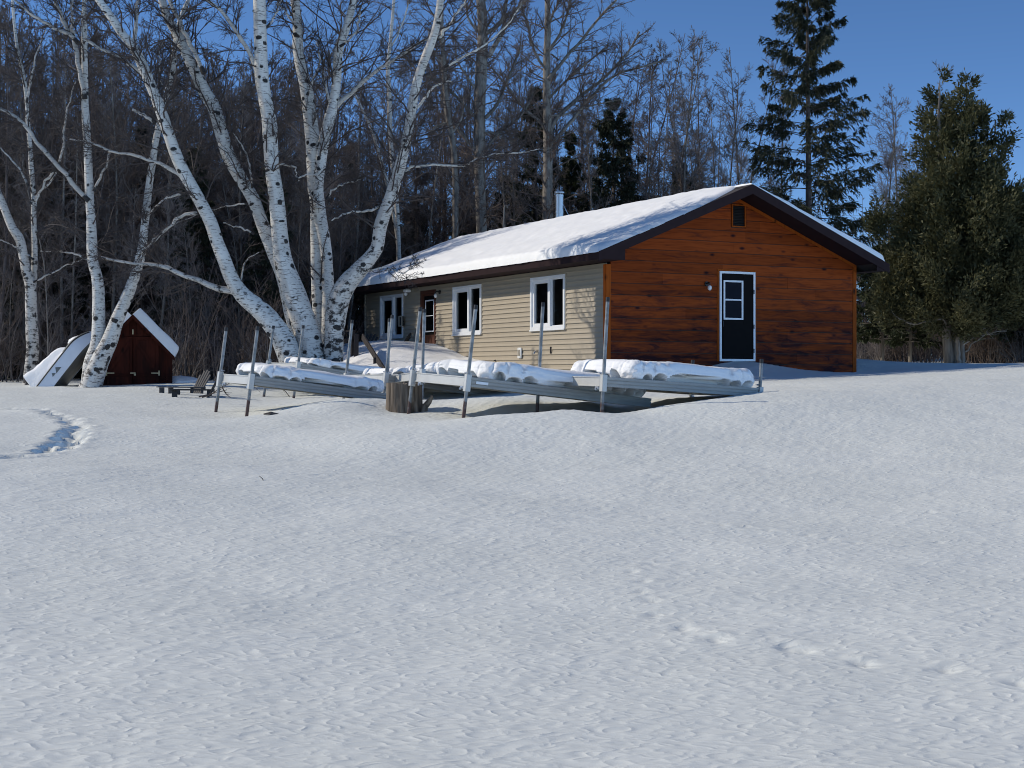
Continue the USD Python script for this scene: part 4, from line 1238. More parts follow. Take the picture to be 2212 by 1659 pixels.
pk = SP(287, 681)
zb_s = 1.05
we, ww = 0.98, 0.94                           # eave and wall half widths
hx = pk[0]
slope_s = (SP(287, 681)[2] - SP(374, 772)[2]) / (SP(374, 772)[0] - hx)
zr = pk[2]
shd = thing('shed', 'small red-brown board shed with steep snowy roof and double doors, at the wood edge', 'shed', (hx, SY, zb_s), None, 14.0)
dep_ = 1.9


def sprism(poly, y0, y1):
    m_ = trimesh.creation.extrude_polygon(poly, 1.0, engine='earcut')
    v_ = np.array(m_.vertices)
    yy = np.where(v_[:, 2] > 0.5, y1, y0)
    return np.stack([hx + v_[:, 0], yy, v_[:, 1]], 1), np.array(m_.faces)[:, ::-1]


def zs_(x):
    return zr - abs(x) * slope_s


gab = Polygon([(-ww, zb_s), (ww, zb_s), (ww, zs_(ww) - .05), (0, zr - .06), (-ww, zs_(ww) - .05)])
dw, dtop = (0.62, SP(0, 727)[2])
dcut = sbox(-dw, zb_s, dw, dtop)
xw = np.linspace(-ww, ww, 12)
for a_, b_ in zip(xw[:-1], xw[1:]):
    g_ = sbox(a_ + .003, zb_s, b_ - .003, 9).intersection(gab).difference(dcut)
    for g2 in getattr(g_, 'geoms', [g_]):
        if not g2.is_empty and g2.area > .003:
            part(shd, 'wall_board', sprism(g2, SY, SY + 0.03), 'shed_wood_look')
part(shd, 'back_wall', sprism(gab, SY + dep_ - .03, SY + dep_), 'shed_wood_look')
for sg in (-1, 1):
    for k in range(7):
        y0 = SY + 0.031 + k * (dep_ - .062) / 7
        part(shd, 'wall_board', cbox((hx + sg * (ww - .016), y0 + (dep_ - .062) / 14, (zb_s + zs_(ww) - .06) / 2), (.03, (dep_ - .062) / 7 - .006, zs_(ww) - .06 - zb_s), .003), 'shed_wood_look')
    pol = Polygon([(sg * we, zs_(we) + .01), (0, zr + .012), (0, zr - .055), (sg * we, zs_(we) - .055)])
    part(shd, 'roof', sprism(pol, SY - 0.10, SY + dep_ + .1), 'shed_wood_look')
    pol = Polygon([(sg * (we + .01), zs_(we) + .015), (0, zr + .02), (0, zr - .085), (sg * (we + .01), zs_(we) - .085)])
    part(shd, 'barge_board', sprism(pol, SY - 0.125, SY - 0.102), 'shed_wood_look')
for sg in (-1, 1):
    x0, x1 = (0.006, dw - .004) if sg > 0 else (-dw + .004, -0.006)
    m = MB()
    dr_ = part(shd, 'door', cbox((hx + (x0 + x1) / 2, SY + .002, (zb_s + dtop) / 2), (x1 - x0, .03, dtop - zb_s - .01), .004), 'shed_wood_look')
    for (a_, b_) in (((x0 + .04, zb_s + .1), (x0 + .04, dtop - .03)), ((x1 - .04, zb_s + .1), (x1 - .04, dtop - .03)), ((x0, dtop - .045), (x1, dtop - .045)), ((x0, SP(0, 810)[2]), (x1, SP(0, 810)[2])),
                     ((0.03 * sg, dtop - .08) if sg < 0 else (0.05, dtop - .08), (sg * (dw - .06), SP(0, 803)[2]))):
        pa, pb = np.array([hx + a_[0], SY - .022, a_[1]]), np.array([hx + b_[0], SY - .022, b_[1]])
        part(dr_, 'brace', bar(pa, pb, .020 + .002 * rng.random(), .075, (0, -0.01, 1.0) if abs(b_[1] - a_[1]) < abs(b_[0] - a_[0]) else (1, 0, 0), .003), 'shed_wood_look')
    hg = np.array([hx + sg * (dw - .02), SY - .045, SP(0, 806)[2]])
    m = MB().add(*cbox(hg + [-sg * .08, 0, 0], (.17, .008, .03), .003)).add(*cbox(hg + [sg * .02, 0, 0], (.035, .01, .12), .003))
    part(dr_, 'hinge', m.mesh(), 'brass_look')
lt = np.array([hx, SY - .05, SP(0, 806)[2]])
m = MB().add(*cbox(lt, (.13, .01, .035), .003)).add(*cbox(lt + [.05, -.01, -.04], (.05, .02, .05), .006))
part(shd, 'latch', m.mesh(), 'brass_look')
lt2 = np.array([hx, SY - .05, SP(0, 717)[2]])
part(shd, 'hook', cbox(lt2, (.035, .012, .12), .003), 'brass_look')


def slope_snow(sg, label, th0, x0, seed):
    na_, nb_ = 40, 50
    gs_, gt_ = np.meshgrid(np.linspace(0, 1, na_), np.linspace(0, 1, nb_), indexing='ij')
    X = sg * (we + .02 - (we + .02 - x0) * gs_)
    Yv = SY - 0.11 + (dep_ + .2) * gt_
    ed = lambda d: 1 - np.clip(1 - d, 0, 1) ** 2.5
    L_ = math.hypot(1, slope_s) * (we - x0)
    pr_ = ed(gs_ * L_ / .16) * ed(gt_ * dep_ / .14) * ed((1 - gt_) * dep_ / .2)
    lump = 0.05 * (meshkit.fbm(np.stack([X * 3, Yv * 3, X * 0], -1), 3, seed) - .5)
    th_ = (th0 + lump) * pr_
    nx__, nz__ = sg * slope_s / math.hypot(1, slope_s), 1 / math.hypot(1, slope_s)
    zb = zr - np.abs(X) * slope_s + .022
    bot = np.stack([hx + X, Yv, zb], -1)
    top = np.stack([hx + X + nx__ * th_, Yv, zb + nz__ * th_ + .004], -1)
    ii_ = np.arange(na_ * nb_).reshape(na_, nb_)
    qd = np.stack([ii_[:-1, :-1], ii_[1:, :-1], ii_[1:, 1:], ii_[:-1, 1:]], -1).reshape(-1, 4)
    n_ = na_ * nb_
    bd_ = np.r_[ii_[0, :], ii_[1:, -1], ii_[-1, -2::-1], ii_[-2:0:-1, 0]]
    bn_ = np.roll(bd_, -1)
    sk_ = np.stack([bd_, bn_, bn_ + n_, bd_ + n_], -1)
    f_ = np.vstack([quads(qd), quads(sk_), quads(qd[:, ::-1] + n_)])
    if sg > 0:
        f_ = f_[:, ::-1]
    vs_ = np.vstack([top.reshape(-1, 3), bot.reshape(-1, 3)])
    ca_, sa_ = math.cos(math.radians(14)), math.sin(math.radians(14))
    dx_, dy_ = vs_[:, 0] - hx, vs_[:, 1] - SY
    vs_ = np.stack([hx + ca_ * dx_ - sa_ * dy_, SY + sa_ * dx_ + ca_ * dy_, vs_[:, 2]], 1)
    single('shed_snow', (vs_, f_), 'cap_snow_look', label, 'snow', smooth=55)


slope_snow(1, 'thick snow slab sliding down the right roof slope of the red shed', 0.24, -0.02, 4)
slope_snow(-1, 'snow on the left roof slope of the red shed behind the leaning birch', 0.2, 0.03, 9)

# ------------------------------------------------------------------ the tipped-up boat
BY = 34.0
b_top, b_bot = P(190, 748, BY), P(100, 862, BY)
ax_ = b_top - b_bot
bl = np.linalg.norm(ax_) + 0.25
ax_ /= np.linalg.norm(ax_)
nrm_ = np.cross(ax_, [0, 1, 0])
if nrm_[0] > 0:
    nrm_ = -nrm_                                # hull bottom faces up and to the left
bt = thing('boat', 'small pale boat tipped on its end against the shed, hull half covered in snow', 'boat', b_bot)
nsec = 26
kq = np.linspace(0, 1, nsec)
halfw = 0.52 * (1 - np.clip((kq - 0.72) / 0.28, 0, 1) ** 2.2 * 0.55) * (0.92 + .08 * np.sin(kq * np.pi))
depth = 0.40 * (1 - 0.35 * np.clip((kq - .75) / .25, 0, 1) ** 2)
sec = [(-1, 0.0), (-1, .04), (-1.0, .5), (-.97, .82), (-.86, .97), (-.6, 1.02), (-.3, 1.0), (0, 1.03), (.3, 1.0), (.6, 1.02), (.86, .97), (.97, .82), (1.0, .5), (1, .04), (1, 0)]
pts = np.zeros((nsec, len(sec), 3))
for i in range(nsec):
    for j, (a_, d_) in enumerate(sec):
        pts[i, j] = b_bot + ax_ * (kq[i] * bl) + np.array([0, 1, 0]) * (a_ * halfw[i] + 0.45) + nrm_ * (d_ * depth[i]) + nrm_ * 0.02
ii = np.arange(nsec * len(sec)).reshape(nsec, len(sec))


def strip(j0, j1):
    return quads(np.stack([ii[:-1, j0:j1], ii[:-1, j0 + 1:j1 + 1], ii[1:, j0 + 1:j1 + 1], ii[1:, j0:j1]], -1).reshape(-1, 4))


vv = pts.reshape(-1, 3)
part(bt, 'hull_side', (vv, strip(1, 3)), 'hull_white_look', smooth=40, label='pale side of the hull')
part(bt, 'hull_side', (vv, strip(11, 13)), 'hull_white_look', smooth=40)
part(bt, 'hull_bottom', (vv, strip(3, 11)), 'hull_grey_look', smooth=40, label='dark grey bottom of the hull')
for jj in (3, 11):
    part(bt, 'rubbing_strake', tube(pts[:, jj] + nrm_ * .012, [.018] * nsec, 6), 'black_look', smooth=40)
tri_ = np.vstack([pts[-1], [pts[-1].mean(0)]])
part(bt, 'bow_plate', (tri_, [[j, j + 1, len(sec)] for j in range(len(sec) - 1)]), 'hull_white_look')
inner = pts[:, [0, -1]].reshape(-1, 3)
i2 = np.arange(nsec * 2).reshape(nsec, 2)
part(bt, 'thwart_deck', (inner + nrm_ * .03, quads(np.stack([i2[:-1, 0], i2[1:, 0], i2[1:, 1], i2[:-1, 1]], -1))), 'hull_grey_look')
lg0 = pts[9, 2] + (pts[11, 2] - pts[9, 2]) * .5 + np.array([0, -0.006, 0])
m = MB()
for (a_, w_, h_) in ((0.0, .10, .08), (-.16, .06, .055)):
    c_ = lg0 + ax_ * a_
    m.add(np.array([c_ + nrm_ * h_ * .8, c_ - nrm_ * h_ * .6 - ax_ * w_, c_ - nrm_ * h_ * .6 + ax_ * w_]), [[0, 1, 2]])
part(bt, 'emblem', m.mesh(), 'hull_grey_look', label='dark three-cornered mark on the pale side')
# snow over the hull bottom
ns_, na2 = 50, 30
gk, ga = np.meshgrid(np.linspace(-0.02, 0.66, ns_), np.linspace(-1, 1, na2), indexing='ij')
hw_ = np.interp(gk, kq, halfw)
dp_ = np.interp(gk, kq, depth)
ed = lambda d: 1 - np.clip(1 - d, 0, 1) ** 2.4
thk = (0.30 * (1 - gk / .9) + 0.10 * (meshkit.fbm(np.stack([gk * 6, ga * 3, gk * 0], -1), 3, 2) - .5)) * ed((1 - np.abs(ga)) / .5) * ed((.66 - gk) / .15) + .012
xs2 = b_bot + ax_ * (gk * bl)[..., None] + np.array([0, 1, 0]) * (ga * hw_ * .93 + .45)[..., None] + nrm_ * (dp_ * 1.03 + .025 - .07 * (np.abs(ga) > .86))[..., None]
topv = xs2 + nrm_ * thk[..., None] + np.array([0, 0, .4]) * thk[..., None]
i3 = np.arange(ns_ * na2).reshape(ns_, na2)
q3 = np.stack([i3[:-1, :-1], i3[:-1, 1:], i3[1:, 1:], i3[1:, :-1]], -1).reshape(-1, 4)
bd = np.r_[i3[0, :], i3[1:, -1], i3[-1, -2::-1], i3[-2:0:-1, 0]]
bn = np.roll(bd, -1)
n3 = ns_ * na2
single('boat_snow', (np.vstack([topv.reshape(-1, 3), xs2.reshape(-1, 3)]), np.vstack([quads(q3), quads(np.stack([bd, bn, bn + n3, bd + n3], -1)), quads(q3[:, ::-1] + n3)])[:, ::-1]), 'cap_snow_look', 'tongue of snow lying along the tipped-up boat hull', 'snow', smooth=60)


def mound(name, label, c, r, seed, kind=None):
    s_ = trimesh.creation.uv_sphere(1.0, count=[24, 36])
    v_ = np.array(s_.vertices)
    n_ = 1 + .5 * (meshkit.fbm(v_ * 1.6 + seed, 3, seed) - .5)
    v_ = v_ * n_[:, None] * r + c
    single(name, (v_, s_.faces), 'cap_snow_look', label, 'snow', smooth=True)


mound('snow_lump', 'pillow of snow heaped on the raised bow of the tipped boat', P(182, 737, BY + .55) + [0, 0, 0], np.array([.36, .5, .14]), 3)
mound('snow_lump', 'blue-shaded heap of snow beside the right wall of the red shed', P(388, 832, 35.6), np.array([.55, .6, .24]), 5)


# ------------------------------------------------------------------ trees traced from the place: birches and poplars
def traced(pts, Y, lean=0.0, n=26, wig=0.0, seed=0, radscale=1.0):
    """(u, v, width) picture points at distance Y as a 3-D limb; lean is how far it comes forward per metre of height."""
    a = smooth_line(np.array([(*P(u, v, Y), w / 2 / FPX * Y * radscale) for u, v, w in pts]), n)
    pl, r = a[:, :3].copy(), a[:, 3]
    z0 = pl[0, 2]
    k = (pl[:, 2] - z0) * lean
    s = (Y + k) / Y                                    # keeps the traced course while moving it in depth
    pl = np.stack([pl[:, 0] * s, pl[:, 1] * s, EYE + (pl[:, 2] - EYE) * s], 1)
    r = r * s
    if wig:
        g = np.random.default_rng(seed)
        pl[1:-1] += g.normal(size=(len(pl) - 2, 3)) * wig
    return pl, r


def extend(pl, r, h, n=8, seed=0):
    """The part of a stem above the frame."""
    g = np.random.default_rng(seed)
    d = pl[-1] - pl[-4]
    d /= np.linalg.norm(d)
    out = [pl[-1]]
    for i in range(n):
        d = d + g.normal(size=3) * .06 + [0, 0, .05]
        d /= np.linalg.norm(d)
        out.append(out[-1] + d * h / n)
    return np.vstack([pl, out[1:]]), np.r_[r, r[-1] * np.linspace(1, .12, n + 1)[1:] ** 1.5]


def tree(name, label, cat, stems, limbs, mats, seed, grow_on=(), n1=14, n2=9, n3=7, len1=(1.2, 2.6), t_lo=0.30, rough=0.10, r1=0.02, group=None, up=0.02):
    """stems, limbs: (polyline, radii). Twigs grow on them."""
    g = np.random.default_rng(seed)
    base = stems[0][0][0]
    t_ = thing(name, label, cat, base, group)
    for pl, r in stems:
        sides = 16 if r.max() > .1 else 10
        v_, f_ = tubes(pl[None], r[None], sides, True)
        # uneven bark and swellings at old branch scars
        c = np.repeat(pl, sides, 0)
        d = v_ - c
        nz_ = meshkit.fbm(v_ * [3, 3, 2.0], 3, seed) - .5
        v_ = c + d * (1 + rough * 2 * nz_)[:, None]
        part(t_, 'trunk', (v_, f_), mats[0], smooth=60)
    limbs = [(pl + np.concatenate([np.zeros((2, 3)), g.normal(size=(len(pl) - 2, 3)) * .014]), r * 0.8) for pl, r in limbs]
    for pl, r in limbs:
        v_, f_ = tubes(pl[None], r[None], 8, True)
        c = np.repeat(pl, 8, 0)
        v_ = c + (v_ - c) * (1 + .5 * (meshkit.fbm(v_ * 5, 2, seed) - .5))[:, None]
        part(t_, 'branch', (v_, f_), mats[1], smooth=60)
    if mats[0] in ('birch_look', 'old_birch_look'):
        sm = MB()
        ball = trimesh.creation.uv_sphere(1.0, count=[7, 10])
        bv = np.array(ball.vertices)
        for pl, r in stems:
            seg = np.linalg.norm(np.diff(pl, axis=0), axis=1)
            n_s = int(seg.sum() * 1.5)
            for _ in range(n_s):
                i_ = g.integers(2, len(pl) - 4)
                if r[i_] < .035:
                    continue
                ax_ = pl[i_ + 1] - pl[i_]
                ax_ /= np.linalg.norm(ax_)
                an = g.uniform(0, 2 * np.pi)
                o_ = np.cross(ax_, [np.cos(an), np.sin(an), .1])
                o_ /= np.linalg.norm(o_)
                w_ = np.cross(ax_, o_)
                a_, b_ = r[i_] * g.uniform(.22, .5), r[i_] * g.uniform(.14, .36)
                v_ = (bv[:, :1] * w_ * a_ + bv[:, 1:2] * ax_ * b_ + bv[:, 2:] * o_ * .022) * (1 + .7 * (meshkit.noise(bv * 2.1 + g.uniform(0, 50), 3) - .5))[:, None]
                sm.add(v_ + pl[i_] + o_ * r[i_] * .97 + ax_ * g.uniform(0, .1), ball.faces)
        for pl, r in limbs:
            d0 = pl[1] - pl[0]
            sm.add(*tube([pl[0] - d0 * .15, pl[0] + d0 * .15, pl[0] + d0 / np.linalg.norm(d0) * .14], [r[0] * 1.2, r[0] * 1.15, r[0] * .9], 9))
        part(t_, 'bark_scars', sm.mesh(), 'scar_look', smooth=50, kind='stuff')
    C1, R1 = [], []
    for pl, r in stems:
        k = 26
        q_ = smooth_line(np.c_[pl, r], k)
        c, rc = grow(q_[None, :, :3], q_[None, :, 3], int(n1 * 2.2) if pl[-1, 2] > 8 else 3, t_lo if pl[0, 2] < 3 else .1, 0.84 if pl[-1, 2] > 11 else 0.98, g.uniform(*len1), (0.5, 1.25), 7, up, 0.20, g, 0.42, 0.008, 0.25, True, 0.3)
        C1.append(c)
        R1.append(np.minimum(rc, r1 * np.linspace(1, .35, 7)[None]))
    for pl, r in limbs:
        k = 12
        q_ = smooth_line(np.c_[pl, r], k)
        L_ = np.linalg.norm(pl[-1] - pl[0])
        c, rc = grow(q_[None, :, :3], q_[None, :, 3], max(4, int(n1 * .8 * min(L_ / 2, 1.4))), 0.25, 0.99, min(.5 * L_, len1[1] * .7), (0.4, 1.1), 7, up, 0.13, g, 0.5, 0.007, 0.3, True, 0.3)
        C1.append(c)
        R1.append(np.minimum(rc, r1 * .7 * np.linspace(1, .35, 7)[None]))
        C1.append(smooth_line(q_[-4:, :3], 7)[None])
        R1.append(np.full((1, 7), .006))
    C1, R1 = np.concatenate(C1), np.concatenate(R1)
    C2, R2 = grow(C1, R1, n2, 0.15, 0.98, 0.5, (0.35, 1.05), 5, 0.0, 0.22, g, 0.55, 0.0058)
    C3, R3 = grow(C2, R2, n3, 0.12, 0.98, 0.5, (0.35, 1.0), 4, -0.02, 0.26, g, 0.7, 0.0044)
    m = MB()
    for c, r, s in ((C1, R1, 5), (C2, R2, 4), (C3, R3, 3)):
        m.add(*tubes(c, r, s))
    part(t_, 'twigs', m.mesh(), mats[2], kind='stuff')
    return t_


def W3(l, w0=None, w1=None):
    """(u, v) lists with a linear width, or (u, v, w) as they are."""
    if len(l[0]) == 3:
        return l
    ws = np.linspace(w0, w1, len(l))
    return [(u, v, w) for (u, v), w in zip(l, ws)]


BYR = 32.6
BM = ('birch_look', 'far_birch_look', 'twig_look')
b1 = traced([(634, 800, 60), (630, 781, 52), (617, 745, 50), (593, 705, 46), (560, 668, 42), (527, 641, 36), (500, 602, 31), (483, 558, 29), (467, 518, 28), (460, 493, 28), (440, 450, 27), (420, 413, 27), (403, 383, 26), (387, 350, 26), (370, 307, 25), (357, 267, 24),
             (343, 227, 23), (327, 187, 22), (310, 147, 23), (287, 100, 20), (263, 72, 18), (240, 37, 17), (213, 0, 15)], BYR - .3, -0.05, 60)
b1 = extend(*b1, 2.2, seed=1)
l1 = [W3([(417, 407), (393, 383), (360, 360), (327, 347), (283, 333), (247, 328), (213, 313), (150, 300)], 12, 4), W3([(330, 172), (300, 153), (267, 130), (233, 113), (185, 86)], 12, 8), W3([(290, 100), (293, 50), (297, 0), (298, -60)], 11, 8),
      W3([(427, 460), (393, 467), (367, 487), (333, 520), (313, 540), (297, 556)], 10, 4), W3([(400, 418), (360, 430), (327, 457), (317, 473)], 7, 3), W3([(336, 265), (312, 250), (287, 238)], 9, 6),
      W3([(520, 632), (510, 628), (477, 625), (450, 615), (417, 600), (377, 587), (340, 573), (310, 570), (267, 565), (217, 556)], 22, 5), W3([(548, 662), (520, 600), (535, 560), (560, 545)], 6, 2)]
tree('birch_tree', 'birch leaning farthest left from the big clump, long dead limb near its foot', 'birch', [b1], [traced(l, BYR - .35, (-.08, .1, 0, -.15, .12, 0, -.06, .1)[i], 14) for i, l in enumerate(l1)], BM, 11, n1=20)

b2 = traced([(672, 805, 46), (655, 720, 46), (640, 690, 44), (612, 600, 30), (590, 547, 27), (577, 513, 27), (563, 473, 26), (547, 430, 28), (527, 397, 28), (507, 363, 28), (490, 327, 28), (477, 283, 28), (463, 233, 28), (443, 200, 27), (423, 157, 25), (403, 117, 23), (383, 73, 21), (363, 40, 19), (350, 0, 17)], BYR + .25, .06, 60)
b2 = extend(*b2, 2.6, seed=2)
b3 = traced([(684, 815, 78), (680, 790, 68), (673, 765, 64), (663, 718, 58), (647, 668, 52), (630, 618, 48), (613, 568, 42), (607, 533, 37), (602, 480, 35), (597, 427, 34), (588, 367, 31), (585, 317, 31), (582, 267, 31), (573, 213, 30), (565, 160, 30), (563, 110, 28), (562, 50, 28), (560, 0, 27)], BYR, 0.0, 60)
b3 = extend(*b3, 3.4, seed=3)
l3 = [W3([(440, 156), (437, 150), (420, 113), (400, 73), (383, 37), (367, 0), (352, -50)], 13, 9), W3([(560, 175), (552, 147), (540, 120), (523, 87), (500, 53), (477, 27), (450, 0), (420, -30)], 13, 8), W3([(545, 405), (535, 345), (520, 310), (505, 290)], 6, 3),
      W3([(588, 357), (612, 355), (628, 357), (636, 360), (640, 378), (646, 392)], 7, 3), W3([(535, 440), (500, 443), (460, 455)], 5, 2), W3([(640, 388), (665, 378), (700, 378), (712, 372)], 5, 2), W3([(548, 505), (520, 493), (485, 480)], 6, 3), W3([(575, 60), (600, 20), (610, -10)], 6, 3)]
tree('birch_tree', 'thickest birch of the big clump, two white trunks joined at the foot', 'birch', [b3, b2], [traced(l, BYR + (.3 if i in (0, 2, 4, 6) else 0), (.06, -.06, .1, -.1, .1, -.1, 0, .1)[i], 14) for i, l in enumerate(l3)], BM, 12, n1=20)

b4 = traced([(707, 812, 44), (706, 780, 38), (708, 740, 30), (708, 680, 29), (707, 620, 28), (704, 560, 28), (696, 500, 29), (688, 460, 31), (684, 433, 33), (679, 367, 33), (677, 317, 32), (671, 267, 30), (665, 213, 28), (657, 173, 26), (644, 110, 23), (642, 50, 21), (637, 0, 20)], BYR + .9, .02, 60)
b4 = extend(*b4, 3.0, seed=4)
b4b = traced([(686, 450, 20), (688, 400, 20), (694, 345, 22), (701, 300, 24), (711, 260, 24), (722, 215, 22), (727, 170, 20), (731, 110, 20), (748, 60, 17), (764, 0, 15)], BYR + .75, .04, 40)
b4b = extend(*b4b, 2.4, seed=5)
b4c = traced([(698, 812, 34), (690, 745, 28), (688, 680, 27), (685, 600, 26), (683, 520, 25), (681, 460, 22)], BYR + 1.0, 0, 24)
l4 = [W3([(703, 290), (724, 230), (751, 207), (778, 180), (801, 163), (818, 147), (858, 127), (891, 100), (931, 80), (965, 66)], 14, 6), W3([(664, 205), (675, 175), (690, 130), (684, 90)], 7, 3), W3([(640, 60), (620, 30), (600, 5)], 7, 4), W3([(716, 230), (700, 170), (695, 110), (686, 84)], 8, 4), W3([(735, 100), (755, 85), (775, 50), (779, 15)], 7, 4),
      W3([(705, 430), (720, 410), (750, 395), (780, 388)], 6, 2)]
tree('birch_tree', 'upright forked birch at the back of the big clump', 'birch', [b4, b4b, b4c], [traced(l, BYR + .8, (.08, -.1, .1, .1, -.1, .1)[i], 14) for i, l in enumerate(l4)], BM, 13, n1=18)

b5 = traced([(716, 812, 52), (719, 785, 44), (721, 735, 42), (724, 691, 45), (731, 651, 46), (748, 615, 42), (774, 585, 37), (800, 556, 31), (815, 533, 29), (821, 493, 28), (831, 460, 28), (843, 427, 26), (854, 393, 26), (864, 360, 25), (874, 320, 22), (881, 287, 20), (888, 247, 20), (894, 207, 19), (904, 167, 19), (918, 127, 19), (936, 80, 17), (946, 40, 16), (951, 0, 16)], BYR - .1, -.04, 60)
b5 = extend(*b5, 2.4, seed=6)
l5 = [W3([(944, 87), (974, 50), (990, 25), (1008, 0)], 8, 5), W3([(868, 377), (898, 357), (944, 357), (991, 360), (1024, 347), (1074, 333), (1124, 330), (1165, 320)], 8, 3), W3([(894, 240), (915, 215), (938, 187), (975, 175)], 8, 4), W3([(958, 147), (1010, 120), (1051, 93), (1091, 60), (1120, 20)], 6, 3), W3([(820, 445), (790, 456), (760, 458), (730, 468), (716, 475)], 8, 3),
      W3([(765, 600), (790, 585), (830, 578), (870, 590), (905, 560)], 5, 2)]
tree('birch_tree', 'birch of the big clump bending right over the roof, scarred foot', 'birch', [b5], [traced(l, BYR - .1, (-.05, -.1, .1, .1, .1, -.2)[i], 14) for i, l in enumerate(l5)], ('old_birch_look', 'birch_look', 'twig_look'), 14, n1=18)

LY = 33.5
la = traced([(196, 850, 48), (203, 790, 46), (212, 740, 34), (213, 690, 28), (213, 635, 26), (210, 602, 24), (200, 561, 22), (198, 518, 22), (197, 483, 21), (193, 417, 19), (191, 367, 18), (188, 300, 17), (185, 250, 16), (183, 200, 15), (183, 160, 14), (182, 100, 13), (182, 50, 12), (182, 0, 9)], LY, .03, 60)
la = extend(*la, 1.8, seed=7)
lb = traced([(190, 855, 48), (199, 826, 46), (217, 778, 40), (237, 735, 34), (253, 691, 29), (270, 651, 26), (287, 608, 23), (300, 568, 21), (308, 530, 19), (313, 483, 17), (320, 417, 16), (328, 360, 15), (337, 300, 14), (351, 240, 13), (363, 193, 12), (373, 150, 12), (378, 100, 11), (387, 50, 9), (407, 0, 8)], LY - .15, .05, 60)
lb = extend(*lb, 1.5, seed=8)
ll = [W3([(183, 210), (173, 153), (163, 110), (157, 77), (143, 57), (130, 27), (120, 0), (112, -30)], 13, 9), W3([(160, 85), (157, 67), (155, 30), (155, -10)], 9, 7), W3([(168, 92), (147, 72), (117, 60), (85, 42), (60, 25), (30, 0)], 11, 6), W3([(190, 432), (180, 423), (150, 387), (123, 357), (97, 327), (77, 303), (53, 270), (27, 247), (0, 233), (-30, 225)], 13, 8),
      W3([(203, 412), (217, 383), (233, 350), (237, 327)], 8, 5), W3([(125, 360), (135, 320), (140, 270), (150, 215), (162, 178)], 7, 3), W3([(120, 365), (98, 392), (84, 418), (78, 445)], 8, 4), W3([(206, 570), (180, 558), (150, 545), (88, 542)], 7, 3), W3([(313, 540), (330, 520), (370, 490), (420, 465)], 5, 2), W3([(372, 200), (355, 195), (345, 150), (350, 90)], 5, 2)]
tree('birch_tree', 'birch in front of the red shed, one trunk upright, one leaning across its wall', 'birch', [la, lb], [traced(l, LY + .05, (.05, .1, -.1, -.08, -.1, .1, .1, -.1, -.1, 0)[i], 14) for i, l in enumerate(ll)], BM, 15, n1=18)

KY = 37.0
ka = traced([(66, 840, 34), (67, 800, 30), (70, 751, 27), (67, 668, 26), (66, 618, 23), (57, 585, 21), (50, 551, 20), (43, 518, 20), (27, 493, 18), (13, 460, 17), (0, 427, 16), (-20, 380, 14), (-45, 300, 12)], KY, .02, 50)
kb = traced([(68, 640, 16), (74, 590, 14), (75, 547, 13), (73, 483, 12), (72, 417, 11), (68, 367, 11), (65, 317, 10), (60, 260, 9), (58, 217, 9), (50, 160, 8), (37, 100, 7), (30, 43, 6), (27, 0, 6)], KY + .3, .02, 50)
kl = [W3([(66, 440), (90, 410), (105, 398), (121, 372)], 7, 4), W3([(58, 220), (68, 165), (80, 110), (98, 65)], 6, 3), W3([(72, 560), (40, 540), (20, 525), (0, 518)], 6, 3), W3([(72, 610), (110, 590), (150, 570), (178, 560)], 5, 2), W3([(60, 400), (30, 350), (10, 330), (-10, 300)], 6, 3)]
tree('birch_tree', 'grey-white birch at the far left edge, standing behind the tipped boat', 'birch', [ka, kb], [traced(l, KY, .05, 14) for l in kl], ('old_birch_look', 'far_birch_look', 'twig_look'), 16, n1=16)

ta = traced([(862, 600, 10), (861, 540, 10), (859, 480, 10), (855, 417, 10), (848, 350, 10), (843, 283, 10), (841, 200, 9), (838, 150, 8), (844, 83, 7), (851, 0, 6)], 49.5, 0, 40)
tree('birch_tree', 'slender pale birch behind the cabin roof, beside the bending trunk', 'birch', [extend(*ta, 1.5, seed=9)], [traced(W3([(845, 100), (870, 50), (880, 20), (882, -10)], 5, 3), 49.5, 0, 10)], ('far_birch_look', 'far_birch_look', 'forest_twig_look'), 17, n1=14, len1=(1.2, 2.0))
tb_ = traced([(864, 600, 9), (859, 517, 9), (851, 467, 9), (838, 400, 8), (824, 350, 7), (804, 283, 6), (771, 213, 5), (760, 190, 4)], 50.5, 0, 40)
tree('birch_tree', 'thin white birch leaning left behind the cabin roof', 'birch', [tb_], [], ('far_birch_look', 'far_birch_look', 'forest_twig_look'), 18, n1=14, len1=(1.0, 1.6))

# poplars behind the cabin
PM = ('poplar_look', 'poplar_look', 'forest_twig_look')
p1 = traced([(1042, 600, 25), (1041, 510, 24), (1038, 433, 23), (1036, 350, 24), (1036, 283, 25), (1036, 240, 25), (1038, 183, 26), (1041, 117, 24), (1043, 67, 22), (1038, 0, 20)], 53, .02, 50)
pl1 = [W3([(1030, 325), (1024, 320), (988, 277), (971, 253), (955, 215), (958, 170)], 11, 5), W3([(1024, 252), (1000, 225), (981, 203), (938, 170), (900, 150), (870, 110)], 10, 4), W3([(1048, 255), (1081, 213), (1094, 177), (1111, 140), (1128, 90)], 10, 4), W3([(1050, 330), (1054, 317), (1091, 277), (1131, 243), (1150, 200)], 9, 3), W3([(1050, 72), (1084, 43), (1094, 0), (1100, -40)], 12, 8),
       W3([(1055, 125), (1081, 77), (1111, 30), (1134, 0), (1160, -40)], 14, 8), W3([(1030, 65), (1010, 30), (1005, -10)], 8, 4), W3([(1025, 190), (1005, 160), (985, 120), (985, 80)], 7, 3), W3([(1028, 300), (1060, 285), (1090, 300), (1130, 310)], 6, 3)]
